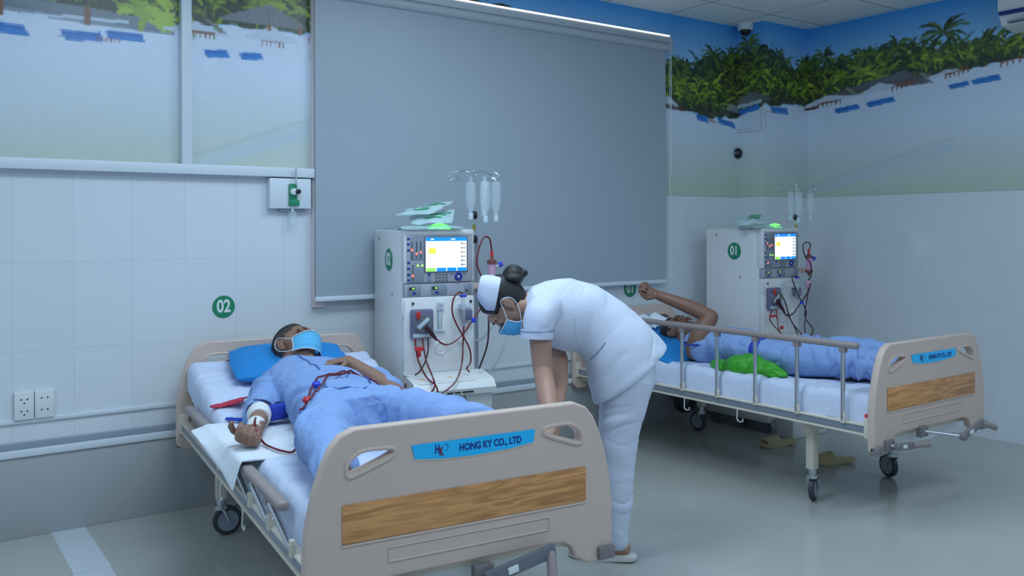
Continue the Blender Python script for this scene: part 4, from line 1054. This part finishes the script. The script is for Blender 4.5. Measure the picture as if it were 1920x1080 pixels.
def hair_cap(T, parent, m, loc, keep, grow=.006, k=1.0, name='hair'):
    bm = bmesh.new(); bmesh.ops.create_uvsphere(bm, u_segments=56, v_segments=40, radius=1)
    for v in bm.verts:
        p = V((v.co.x*(.074+grow), v.co.y*(.094+grow)-.015, v.co.z*(.084+grow)+.040))
        if v.co.z < 0: p = V((v.co.x*(.070+grow), v.co.y*(.088+grow)-.018, v.co.z*(.11+grow)+.040))
        v.co = p
    bmesh.ops.delete(bm, geom=[f for f in bm.faces if not keep(f.calc_center_median())], context='FACES')
    for v in bm.verts:
        n = noise.noise(v.co*60)*.0012; v.co += v.co.normalized()*n
    me = bpy.data.meshes.new('hair'); bm.to_mesh(me); bm.free()
    me = bake(me, [('SOLIDIFY', dict(thickness=.010, offset=-1)), ('SMOOTH', dict(factor=.4, iterations=2))])
    me.transform(M.Scale(k, 4)); me.transform(T); me.polygons.foreach_set('use_smooth', [True]*len(me.polygons))
    return new_obj(name, me, parent, MATS[m], loc)
def face_mask(T, parent, loc, k=1.0):
    bm = bmesh.new(); NX, NY = 30, 18; g = []
    for j in range(NY+1):
        row = []
        for i in range(NX+1):
            a = i/NX*2-1; b_ = j/NY*2-1
            z = -.040+.046*b_*(1-.30*abs(a)**1.5)
            x = .073*sin(1.25*a)/sin(1.25); y = .050+(.077+.004*b_)*cos(1.5*a)**.8 - .012*max(0, -b_)**2 + .003*max(0, b_)
            y += .0012*sin(b_*11)
            if b_ > .8: y -= .004
            row.append(bm.verts.new(T @ (V((x, y, z))*k)))
        g.append(row)
    for j in range(NY):
        for i in range(NX): bm.faces.new((g[j][i], g[j][i+1], g[j+1][i+1], g[j+1][i]))
    me = bpy.data.meshes.new('mask'); bm.to_mesh(me); bm.free()
    me = bake(me, [('SOLIDIFY', dict(thickness=.0022, offset=1))]); me.polygons.foreach_set('use_smooth', [True]*len(me.polygons))
    mo = new_obj('face_mask', me, parent, MATS['mask_blue'], loc)
    def P(a, b_): 
        z = -.040+.046*b_*(1-.30*abs(a)**1.5); x = .073*sin(1.25*a)/sin(1.25); y = .050+(.077+.004*b_)*max(0, cos(1.5*a))**.8 - .012*max(0, -b_)**2
        return T @ (V((x*1.02, y+.002, z))*k)
    b = MB()
    for b_ in (-.97, .97): b.tube([P(-1+i/12, b_) for i in range(25)], .0022*k, 6)
    for s in (-1, 1): b.tube([P(s, -.97+i*.194) for i in range(11)], .0022*k, 6)
    b.build('mask_edge', MATS['mask_white'], mo)
    for s in (-1, 1):
        pts = [P(s, .9), T @ (V((s*.080, .025, .014))*k), T @ (V((s*.086, -.008, .036))*k), T @ (V((s*.089, -.030, .012))*k), T @ (V((s*.085, -.022, -.022))*k), T @ (V((s*.080, .012, -.050))*k), P(s, -.9)]
        MB().tube(spline(pts, 6), .0018*k, 8).build('ear_loop', MATS['mask_white'], mo)
    return mo
def hand_shells(mb, wrist, f, pn, thumb_side=1, curl=.6, k=1.0, spread=.02):
    f = V(f).normalized(); pn = V(pn); pn = (pn-f*pn.dot(f)).normalized(); s = f.cross(pn)*thumb_side; w0 = V(wrist)
    mb.loft([(w0-f*.02*k, s, pn, .027*k, .020*k), (w0, s, pn, .027*k, .019*k), (w0+f*.03*k, s, pn, .034*k, .017*k), (w0+f*.065*k, s, pn, .041*k, .015*k), (w0+f*.090*k, s, pn, .040*k, .012*k)], 20)
    mb.ball(w0+(f*.035+s*.022+pn*.008)*k, (.016*k, .016*k, .016*k), 14)
    cu = curl if isinstance(curl, (list, tuple)) else [curl]*4
    for i, (so, ln, r) in enumerate([(.031, .074, .0092), (.0105, .082, .0094), (-.010, .076, .0090), (-.030, .060, .0080)]):
        d = (f+s*(so*spread/.03)).normalized(); p = w0+(f*(.086-.004*(i == 3)-.003*(i == 0))+s*so)*k; a = 0
        pts = [p-d*.015*k, p]; rr = [r*1.05*k, r*1.05*k]
        for part, fr in ((.46, .7), (.30, 1.1), (.24, .8)):
            a += cu[i]*fr*1.15
            for h in (0, 1): p = p+(d*cos(a)+pn*sin(a))*ln*part/2*k; pts.append(p); rr.append(r*k*(1-.05*len(pts)/3))
        mb.tube(pts, rr, 12); mb.ball(pts[-1], rr[-1], 10)
    p = w0+(f*.022+s*.026)*k; c = sum(cu)/4
    d1 = (f*.62+s*.70+pn*.25).normalized(); d2 = (f*.9+s*.25+pn*(.2+.5*c)).normalized(); d3 = (f*.9-s*.15*c+pn*(.2+.6*c)).normalized()
    q = [p-d1*.01*k, p, p+d1*.042*k, p+(d1*.042+d2*.034)*k, p+(d1*.042+d2*.034+d3*.026)*k]
    mb.tube(q, [.014*k, .0135*k, .0115*k, .0105*k, .0085*k], 12); mb.ball(q[-1], .0085*k, 10)
def limb(mb, pts, rr, seg=18, flat=1.0, n=6):
    P = spline(pts, n); t = np.linspace(0, len(pts)-1, len(P)); R = np.interp(t, range(len(pts)), rr)
    mb.tube(P, list(R), seg, True, flat); mb.ball(P[0], R[0]*.98, 14); mb.ball(P[-1], R[-1]*.98, 14)
XV, YV, ZV = V((1, 0, 0)), V((0, 1, 0)), V((0, 0, 1))

# ---- patient in the near bed (coordinates in the bed's own frame)
OFF = V((0, 0, .60)); lo = tuple(-OFF)
pa = thing('person', 'man in pale blue clothes and blue face mask lying in the near bed', 'person', BED1+OFF, bt)
HT = head_T((-.012, .725, .808), (.04, .72, .69), (.50, -.60, .62))
b = MB()
head_shells(b, HT, (-.035, .545, .715), 1.05, .058)
b.loft([((-.03, .56, .705), ZV, XV, .05, .07), ((-.03, .50, .70), ZV, XV, .075, .15), ((-.03, .42, .70), ZV, XV, .085, .175), ((-.035, .25, .69), ZV, XV, .080, .155), ((-.04, .05, .675), ZV, XV, .07, .14), ((-.045, -.13, .67), ZV, XV, .066, .155), ((-.045, -.20, .67), ZV, XV, .055, .14)])
limb(b, [(-.19, .455, .705), (-.260, .30, .672), (-.315, .155, .648)], [.048, .043, .038])                 # right arm
limb(b, [(-.315, .155, .648), (-.352, .01, .648), (-.403, -.140, .635)], [.038, .036, .028])
hand_shells(b, (-.406, -.150, .634), (-.45, -.88, -.03), (.25, -.10, 1), 1, [.95, 1.1, 1.1, 1.0], 1.08, .03)
limb(b, [(.135, .47, .715), (.215, .31, .70), (.262, .155, .668)], [.048, .043, .038])                     # left arm
limb(b, [(.262, .155, .668), (.205, .25, .722), (.115, .352, .791)], [.038, .037, .027])
hand_shells(b, (.105, .358, .794), (-.90, -.36, .0), (.0, -.15, -1), 1, [.22, .28, .30, .35], 1.0, .03)
for sx, kx, ax_ in ((-.13, -.26, -.33), (.04, .165, .265)):
    limb(b, [(sx, -.16, .68), (kx, -.55, .70), (ax_, -.90, .655)], [.075, .052, .038])
    limb(b, [(ax_, -.90, .650), (ax_*1.03, -.935, .665), (ax_*1.06, -.955, .70)], [.040, .038, .028], 14, .8)
body = blob(b, 'body', MATS['skin_patient'], pa, .0036, 3, None, lo)
brows(HT, pa, lo, 1.05)
def keep_short(p): return (p.z > .055 and p.y < .045+.35*(p.z-.055)) or (p.y < -.018 and p.z > -.055) or (p.y < .020 and p.z > .018)
hair_cap(HT, pa, 'stubble', lo, keep_short, .0035, 1.05)
hair_cap(HT, pa, 'black_hair', lo, lambda p: p.z > .078 and p.y < .050 or (p.y < -.060 and p.z > -.03), .0065, 1.05, 'top_hair')
face_mask(HT, pa, lo, 1.05)
# shirt
b = MB()
b.loft([((-.032, .575, .715), (0, .35, 1), XV, .052, .075), ((-.032, .535, .712), (0, .15, 1), XV, .078, .135), ((-.03, .48, .705), ZV, XV, .098, .195), ((-.03, .40, .700), ZV, XV, .104, .205), ((-.035, .28, .692), ZV, XV, .100, .188), ((-.04, .12, .685), ZV, XV, .096, .180), ((-.045, -.03, .680), ZV, XV, .092, .185), ((-.05, -.18, .675), ZV, XV, .092, .205), ((-.055, -.30, .675), (0, .2, 1), XV, .098, .232), ((-.055, -.345, .668), (0, .2, 1), XV, .104, .243), ((-.055, -.356, .668), (0, .2, 1), XV, .102, .240)], 32, 2.3)
limb(b, [(-.17, .46, .700), (-.245, .34, .675), (-.300, .205, .652), (-.322, .145, .648)], [.072, .068, .062, .060], 20, .95)
limb(b, [(.12, .47, .710), (.205, .33, .70), (.250, .225, .672)], [.076, .068, .066], 20, .95)
shirt = blob(b, 'shirt', MATS['gown'], pa, .006, 5, wr((4.5, 22, 8), .021, 28, 3, .002, .6), lo)
b = MB()
b.loft([((-.045, -.02, .672), ZV, XV, .078, .165), ((-.045, -.14, .672), ZV, XV, .084, .19), ((-.05, -.26, .670), ZV, XV, .086, .205), ((-.055, -.33, .665), ZV, XV, .078, .20)], 28, 2.3)
limb(b, [(-.135, -.20, .680), (-.215, -.40, .690), (-.275, -.58, .695), (-.315, -.76, .680), (-.345, -.92, .665)], [.100, .094, .086, .080, .072], 22, .9)
limb(b, [(.045, -.20, .680), (.110, -.38, .695), (.170, -.55, .700), (.225, -.73, .690), (.275, -.89, .665)], [.100, .094, .086, .080, .072], 22, .9)
pants = blob(b, 'trousers', MATS['gown'], pa, .006, 5, wr((4.2, 19, 8), .023, -22, 11, .002, .6), lo)
# gauze and straps on his right arm belong to what he wears
b = MB(); b.tube([(-.322, .120, .650), (-.335, .065, .652), (-.345, .025, .650)], [.047, .044, .040], 20); b.build('gauze_wrap', MATS['gauze'], pa, loc=lo)
b = MB(); b.tube([(-.372, -.045, .646), (-.386, -.085, .641), (-.398, -.118, .638)], [.034, .031, .030], 18); b.build('wrist_dressing', MATS['gauze'], pa, loc=lo)
MB().tube([(-.310, .165, .650), (-.320, .125, .650)], [.054, .052], 22).build('arm_band', MATS['navy'], pa, loc=lo)
MB().torus((-.035, .565, .722), .060, .007, 'Y', n=24).build('collar', MATS['gown'], pa, loc=lo)

def bvh_of(o):
    from mathutils.bvhtree import BVHTree
    me = o.data; return BVHTree.FromPolygons([v.co.copy() for v in me.vertices], [tuple(p.vertices) for p in me.polygons])
SHB, PAB = bvh_of(shirt), bvh_of(pants)
def drape(x, y, lift=.006, base=None):
    z = zs(y)+.0 if base is None else base
    for t_ in (SHB, PAB):
        h = t_.ray_cast(V((x, y, 2)), V((0, 0, -1)))
        if h[0] is not None: z = max(z, h[0].z)
    return (x, y, z+lift)
XB = on(0, BED1, bt)
# pocket and dark seams on the shirt
def patch(x0, x1, y0, y1, name, m, parent, nx=12, ny=12, lift=.003, th=.002):
    return cloth_grid(lambda u, v: V(drape(x0+(x1-x0)*u, y0+(y1-y0)*v, lift)), nx, ny, th, name, m, parent, lo)
patch(-.115, .02, -.16, -.02, 'pocket', MATS['gown'], pa, 30, 30, .006, .003)
def seam(pts, r, name, m): 
    MB().tube([drape(x, y, .005) for x, y in [(p.x, p.y) for p in spline([(a, b_, 0) for a, b_ in pts], 6)]], r, 6).build(name, MATS[m], pa, loc=lo)
seam([(-.075, .48), (-.06, .36), (-.055, .20)], .002, 'shirt_tie', 'gown_dark')
seam([(.045, .13), (.085, .03), (.10, -.06)], .003, 'shirt_tie', 'gown_dark')
seam([(-.115, -.165), (-.05, -.166), (.02, -.162)], .0016, 'pocket_seam', 'gown_dark')
seam([(-.262, -.16), (-.272, -.27), (-.268, -.33)], .003, 'side_slit', 'gown_dark')

# ---- patient in the far bed
OFF2 = V((0, 0, .60)); lo2 = tuple(-OFF2)
pb = thing('person', 'person in pale blue hospital clothes lying in the far bed with one bare arm raised', 'person', BED2+OFF2, 0)
HT2 = head_T((-.15, .435, .722), (-.05, .93, .36), (.12, -.34, .93))
b = MB()
head_shells(b, HT2, (-.14, .275, .685), 1.0, .055)
b.loft([((-.14, .30, .685), ZV, XV, .05, .07), ((-.14, .25, .68), ZV, XV, .07, .15), ((-.14, .17, .68), ZV, XV, .08, .175), ((-.13, .0, .675), ZV, XV, .08, .15), ((-.12, -.18, .67), ZV, XV, .075, .15), ((-.11, -.32, .67), ZV, XV, .06, .14)])
limb(b, [(-.300, .165, .660), (-.270, .15, .76), (-.215, .125, .850)], [.060, .056, .045])
limb(b, [(-.215, .125, .850), (-.285, .225, .905), (-.385, .375, .968)], [.043, .043, .029])
hand_shells(b, (-.390, .382, .972), (-.66, .66, .30), (-.35, -.65, .55), -1, [1.05, 1.1, 1.1, 1.05], 1.02, .0)
limb(b, [(.03, .22, .68), (.10, .08, .67), (.12, -.06, .66)], [.050, .044, .038])
limb(b, [(.12, -.06, .66), (.12, -.18, .66), (.10, -.31, .70)], [.038, .034, .026])
hand_shells(b, (.095, -.32, .705), (-.7, -.7, .05), (.0, -.1, -1), 1, .3)
for sx, kx, ax_ in ((-.20, -.10, .02), (-.04, .08, .17)):
    limb(b, [(sx, -.30, .665), (kx, -.65, .68), (ax_, -.92, .645)], [.07, .05, .038])
    limb(b, [(ax_, -.92, .640), (ax_, -.945, .68), (ax_, -.955, .72)], [.036, .034, .026], 14, .8)
body2 = blob(b, 'body', MATS['skin_patient_dark'], pb, .0036, 3, None, lo2)
brows(HT2, pb, lo2)
hair_cap(HT2, pb, 'black_hair', lo2, keep_short, .007)
b = MB()
b.loft([((-.14, .325, .69), ZV, XV, .05, .075), ((-.14, .28, .69), ZV, XV, .075, .14), ((-.12, .22, .688), ZV, XV, .088, .150), ((-.125, .10, .688), ZV, XV, .100, .185), ((-.13, -.05, .688), ZV, XV, .100, .185), ((-.125, -.20, .680), ZV, XV, .094, .190), ((-.12, -.29, .672), ZV, XV, .080, .195)], 30, 2.3)
limb(b, [(-.24, .11, .665), (-.29, .14, .665)], [.078, .072], 20)
limb(b, [(.02, .20, .68), (.09, .08, .67), (.11, -.0, .665)], [.07, .064, .060], 20)
blob(b, 'shirt', MATS['gown'], pb, .006, 5, wr((4, 19, 8), .017, 40, 31, .002, .6), lo2)
b = MB()
b.loft([((-.12, -.25, .675), ZV, XV, .088, .175), ((-.12, -.36, .675), ZV, XV, .092, .19), ((-.11, -.46, .67), ZV, XV, .08, .18)], 28, 2.3)
limb(b, [(-.21, -.36, .665), (-.165, -.54, .680), (-.10, -.70, .685), (-.01, -.88, .665), (.01, -.925, .66)], [.098, .098, .094, .088, .082], 22, .95)
limb(b, [(-.03, -.36, .675), (.03, -.54, .690), (.085, -.70, .695), (.15, -.86, .670), (.17, -.92, .66)], [.100, .098, .092, .086, .080], 22, .95)
blob(b, 'trousers', MATS['gown'], pb, .006, 5, wr((4, 19, 8), .019, -35, 41, .002, .6), lo2)
b = MB(); b.loft([((-.122, -.235, .679), (0, .25, 1), XV, .100, .196), ((-.121, -.285, .676), (0, .25, 1), XV, .098, .198)], 34, 2.3)
b.build('waist_sash', MATS['blue_strap'], pb, loc=lo2)
MB().torus((-.318, .165, .700), .062, .005, 'Z', n=24).build('sleeve_lining', MATS['display_yellow'] if False else MATS['blue_strap'], pb, loc=lo2)

# ---- nurse (own frame: x to her back, y away from the camera side, z up)
nu = thing('person', 'nurse in white uniform, white cap and blue mask bending over the near bed', 'person', (2.434, -1.802, 0), R_(-35.35))
W = (0, 1, 0)
NT = head_T((-.448, -.078, 1.070), (-.96, -.05, .26), (-.26, -.02, -.96))
b = MB()
head_shells(b, NT, (-.360, -.045, 1.055), .93, .047)
b.loft([((-.40, -.055, 1.062), (0, 0, 1), W, .045, .05), ((-.355, -.038, 1.05), (0, 0, 1), W, .06, .12), ((-.30, -.018, 1.035), (0, 0, 1), W, .085, .15), ((-.20, .014, 1.02), (0.1, 0, 1), W, .10, .14), ((-.10, .05, .975), (.4, 0, 1), W, .10, .125), ((-.01, .07, .90), (.8, 0, 1), W, .100, .140), ((.04, .08, .82), (1, 0, .6), W, .095, .130), ((.04, .085, .74), (1, 0, 0), W, .075, .12)])
limb(b, [(-.318, -.185, 1.050), (-.322, -.205, .940), (-.314, -.222, .822)], [.047, .043, .038])
limb(b, [(-.314, -.222, .822), (-.302, -.335, .750), (-.288, -.455, .672)], [.037, .038, .026])
hand_shells(b, (-.287, -.462, .668), (-.62, -.42, -.60), (.1, .35, -1), -1, [.5, .55, .6, .6], .94, .02)
limb(b, [(-.318, .135, 1.030), (-.275, .075, .920), (-.238, .010, .825)], [.046, .042, .038])
limb(b, [(-.238, .010, .825), (-.250, -.14, .745), (-.275, -.29, .672)], [.036, .037, .026])
hand_shells(b, (-.277, -.297, .668), (-.60, -.55, -.45), (.0, .2, -1), 1, [.45, .5, .5, .55], .94, .02)
for s, fx in ((0, .0), (1, -.05)):
    a0 = .015+.16*s
    limb(b, [(.03, a0, .80), (.015, a0, .60), (.0+fx*.3, a0, .42)], [.070, .058, .044]); limb(b, [(.0+fx*.3, a0, .42), (.012+fx, a0, .25), (.0+fx, a0+.01, .085)], [.044, .036, .030])
    limb(b, [(.025+fx, a0+.01, .055), (-.05+fx, a0+.035, .050), (-.13+fx, a0+.062, .038), (-.165+fx, a0+.073, .033)], [.030, .030, .022, .014], 14)
body3 = blob(b, 'body', MATS['skin_nurse'], nu, .0036, 3)
brows(NT, nu, None, .93)
hair_cap(NT, nu, 'black_hair', None, lambda p: (p.z > .03 and p.y < .052+.2*(p.z-.03)) or (p.y < .012 and p.z > -.02) or (p.y < -.02 and p.z > -.100), .008, .93)
b = MB(); bc = V((-.428, -.074, 1.178))
b.ball(bc, (.044, .042, .040), 20); b.torus(bc+V((.004, 0, .004)), .028, .017, 'Y', n=24); b.torus(bc+V((0, -.012, -.006)), .030, .015, 'Z', n=24); b.ball(bc+V((.042, 0, .012)), (.020, .018, .016), 12); b.ball(bc+V((-.004, 0, -.035)), (.034, .034, .02), 14)
blob(b, 'hair_bun', MATS['black_hair'], nu, .004, 2, wr((20, 50, 30), .0015))
face_mask(NT, nu, None, .95)
# stiff cap on the crown
b = MB()
cz = V((-.97, -.05, .20)).normalized(); cn = V((.20, .0, .97)).normalized(); cs = V((0, 1, 0))
cc = V((-.490, -.082, 1.106))
b.loft([(cc-cz*.004, cn, cs, .074, .088), (cc+cz*.030, cn, cs, .072, .084), (cc+cz*.062+cn*.012, cn, cs, .056, .074), (cc+cz*.078+cn*.018, cn, cs, .042, .064)], 36, 2.7)
blob(b, 'nurse_cap', MATS['uniform'], nu, .004, 3)
# tunic
b = MB()
SEC = [((.060, .073, .758), (.293, .033, .216), W, .196, .172), ((.052, .073, .776), (.293, .033, .216), W, .192, .176), ((.010, .069, .857), (.246, .042, .209), W, .170, .170), ((-.043, .066, .936), (.181, .048, .233), W, .149, .155), ((-.116, .049, .992), (.102, .037, .265), W, .143, .145), ((-.21, .014, 1.014), (.04, .015, .291), W, .147, .155), ((-.295, -.018, 1.028), (0, 0, .259), W, .125, .165), ((-.350, -.038, 1.050), (0, 0, .172), W, .085, .145), ((-.388, -.051, 1.063), (.028, .01, .085), W, .050, .066)]
b.loft(SEC, 40, 2.0)
limb(b, [(-.300, -.150, 1.055), (-.322, -.195, 1.03), (-.332, -.205, .992)], [.070, .066, .062], 22)
limb(b, [(-.300, .110, 1.045), (-.300, .125, .99), (-.282, .11, .945)], [.074, .068, .060], 22)
tunic = blob(b, 'tunic', MATS['uniform'], nu, .0055, 3, wr((3, 6, 13), .008, ((.8, 0, .6), (0, 1, 0), (-.6, 0, .8)), 51, 0, .4))
TB = bvh_of(tunic)
def rib_ring(sec, r, name, m, grow=1.01, a0=0, a1=2*pi):
    c_, v_, w_, hv, hw = sec; v_, w_ = V(v_).normalized(), V(w_).normalized()
    pts = [V(c_)+v_*hv*grow*cos(a0+(a1-a0)*k/60)+w_*hw*grow*sin(a0+(a1-a0)*k/60) for k in range(61)]
    out = []
    for p in pts:
        q = TB.find_nearest(p); out.append(q[0]+q[1]*.001 if q[0] is not None else p)
    MB().tube(out, r, 6, True).build(name, MATS[m], tunic)
b = MB(); b.tube([(-.3345, -.2075, .975), (-.336, -.208, .948)], [.0635, .0625], 26); b.build('sleeve_cuff', MATS['uniform'], tunic)
MB().torus((-.3335, -.2065, .978), .0655, .0018, 'Z', n=30).build('cuff_line', MATS['uniform_line'], tunic)
def on_tunic(px, py):    # nearest point of the near side of the tunic
    h = TB.ray_cast(V((px, -1, py)), V((0, 1, 0))); return (h[0]+V((0, -.0018, 0))) if h[0] is not None else V((px, -.1, py))
MB().tube([on_tunic(x, z) for x, z in [(-.062+.0, .915), (-.075, .895), (-.092, .872), (-.108, .852), (-.118, .838)]], .0018, 6).build('pocket_edge', MATS['uniform_line'], tunic)
MB().tube([on_tunic(x, z) for x, z in [(-.185, 1.02), (-.180, .98), (-.175, .94), (-.172, .90)]], .0022, 6).build('side_seam', MATS['uniform'], tunic)
# trousers
b = MB()
b.loft([((.040, .08, .87), (1, 0, .5), W, .105, .140), ((.055, .085, .80), (1, 0, .35), W, .118, .150), ((.050, .09, .72), (1, 0, .1), W, .116, .150), ((.035, .09, .66), (1, 0, 0), W, .104, .145)], 32)
for s, fx in ((0, .0), (1, -.05)):
    a0 = .015+.16*s
    limb(b, [(.045, a0, .76), (.025, a0, .62), (.010, a0, .50), (.010+fx*.4, a0, .40), (.008+fx*.8, a0, .25), (.0+fx, a0+.008, .11), (.0+fx, a0+.008, .085)], [.104, .086, .072, .062, .050, .043, .043], 24)
blob(b, 'trousers', MATS['uniform'], nu, .0055, 4, wr((5, 15, 4), .008, ((1, 0, 0), (0, 0, -1), (0, 1, 0)), 71, .001, .7))
sl = slipper((-.060, .052, 0), R_(180-18), '', 'sandal_white', nu, 'sandal', .285)
sl2 = slipper((-.110, .212, 0), R_(180-18), '', 'sandal_white', nu, 'sandal', .285)

# ------------------------------------------------------------------ things lying on the beds
def pad_fn(u, v):
    # v from the foot end to the head end, u from the hanging edge inward
    y = -.385+.635*v; x = -.562+.42*u
    edge = -.502
    top = zs(y)+.012; k = min(1, max(0, (-.40-x)/.06)); k = k*k*(3-2*k)
    z = top*(1-k)+max(top, .604)*k+.003*noise.noise(V((x*9, y*9, 2)))
    hang = max(0, edge-x)
    if hang > 0:
        q = .25+1.55*max(0, (1-v)-.25)
        z -= hang*q+.004; x = edge-hang*(1-.5*min(1, q)); y -= hang*.30*(1-v)
    return (x, y, z)
o = cloth_grid(pad_fn, 40, 40, .005, 'underpad', MATS['pad'], None); o.matrix_world = XB
tag(o, 'white absorbent pad under the arm of the near patient, draped over the bed edge', 'pad')
def bed_tube(pts, r, m, label, lift=.010, n=6):
    P = [V(drape(p.x, p.y, lift)) for p in spline([(x, y, 0) for x, y in pts], n)]
    zt = [p.z for p in P]
    for _ in range(6): zt = [max(P[i].z, (zt[max(0, i-1)]+zt[i]+zt[min(len(P)-1, i+1)])/3) for i in range(len(P))]
    b = MB(); b.tube([(p.x, p.y, z) for p, z in zip(P, zt)], r, 8)
    o = b.build('blood_line', MATS[m]); o.matrix_world = XB; return tag(o, label, 'tube', 'blood lines over the near patient')
bed_tube([(.30, .03), (.20, .02), (.08, .10), (.0, .085), (-.07, .06), (-.14, -.02), (-.19, -.12), (-.235, -.22), (-.27, -.27)], .0042, 'blood', 'outer of two dark red lines looping over the shirt of the near patient')
bed_tube([(.28, .02), (.18, .005), (.07, .075), (.0, .055), (-.065, .02), (-.12, -.06), (-.165, -.15), (-.20, -.22), (-.245, -.30)], .0042, 'blood', 'inner of two dark red lines looping over the shirt of the near patient', .014)
P = [(-.300, -.36, .640), (-.325, -.375, .612), (-.355, -.35, .612), (-.375, -.28, .612), (-.385, -.20, .615), (-.400, -.16, .655), (-.396, -.125, .675), (-.385, -.09, .680)]
o = MB().tube(spline(P, 8), .0042, 8).build('blood_line', MATS['blood']); o.matrix_world = XB
tag(o, 'dark red line from the gown to the bandaged wrist across the white pad', 'tube', 'blood lines over the near patient')
for (x, y), m, lb in (((-.145, -.045), 'clip_blue', 'round blue clamp on the lines over the near patient'), ((-.225, -.20), 'clip_red', 'round red clamp on the lines over the near patient')):
    p = V(drape(x, y, .016)); b = MB(); b.ball(p, (.018, .018, .012), 14); b.box(p+V((0, 0, .008)), (.026, .012, .010), .004)
    o = b.build('tube_clamp', MATS[m]); o.matrix_world = XB; tag(o, lb, 'clamp')
P = [(.262, .02, .64), (.33, -.02, .625), (.42, .02, .615), (.49, .10, .60)]
o = MB().tube(spline(P, 8), .0042, 8).build('blood_line', MATS['blood']); o.matrix_world = XB
tag(o, 'dark red line running from the 02 machine onto the near bed', 'tube', 'blood lines over the near patient')
# red tourniquet, blue strap
def ribbon(pts, wd, name, m, label, cat, th=.006):
    P = spline(pts, 8); n = len(P)
    def fn(u, v):
        i = min(n-1, int(round(u*(n-1)))); a = P[max(0, i-1)]; c_ = P[min(n-1, i+1)]; t = (c_-a); s = V((-t.y, t.x, 0)).normalized()
        w_ = wd[0]+(wd[1]-wd[0])*u if isinstance(wd, tuple) else wd
        return P[i]+s*w_*(v-.5)+V((0, 0, .006*sin(v*pi)+.004*noise.noise(V((u*9, v*4, 0)))))
    o = cloth_grid(fn, n, 8, th, name, MATS[m], None); o.matrix_world = XB; return tag(o, label, cat)
ribbon([(-.445, .435, .635), (-.405, .445, .637), (-.365, .455, .642), (-.33, .452, .65), (-.305, .44, .655)], (.022, .085), 'tourniquet', 'red_cloth', 'crumpled red cloth strap on the sheet beside the shoulder of the near patient', 'strap')
ribbon([(-.415, .275, .612), (-.385, .235, .614), (-.355, .185, .618), (-.335, .15, .62)], (.018, .03), 'strap', 'blue_strap', 'short blue strap end lying by the bandaged arm of the near patient', 'strap')
o = MB().box((-.255, .115, .652), (.075, .05, .06), .01, M.Rotation(R_(20), 3, 'Z')).build('strap_pad', MATS['blue_strap']); o.matrix_world = XB
tag(o, 'dark blue cuff between the bandaged arm and the body of the near patient', 'cuff')
# green bag
b = MB()
for c_, r in [((-.36, -.10, .612), (.055, .09, .034)), ((-.35, -.22, .625), (.075, .12, .058)), ((-.34, -.33, .622), (.075, .11, .052)), ((-.345, -.43, .608), (.055, .08, .030)), ((-.33, -.26, .655), (.040, .07, .040)), ((-.36, -.16, .62), (.05, .05, .05))]: b.ball(c_, r, 18)
gb = thing('plastic_bag', 'bright green plastic bag lying on the far bed against the patient', 'bag', BED2+V((0, 0, .59)))
blob(b, 'bag', MATS['green_bag'], gb, .006, 3, wr((6, 16, 9), .010, 35, 5, 0, .9), (0, 0, -.59))

def towel_fn(u, v):
    x = -.30+.30*u; y = .60+.16*v
    return (x, y, .745+.050*v+.030*abs(sin(u*9))*(1-.4*v)+.012*noise.noise(V((x*12, y*12, 4))))
tag(cloth_grid(towel_fn, 30, 12, .006, 'towel', MATS['pad'], None, BED2), 'small crumpled white towel behind the blue pillow of the far bed', 'towel')
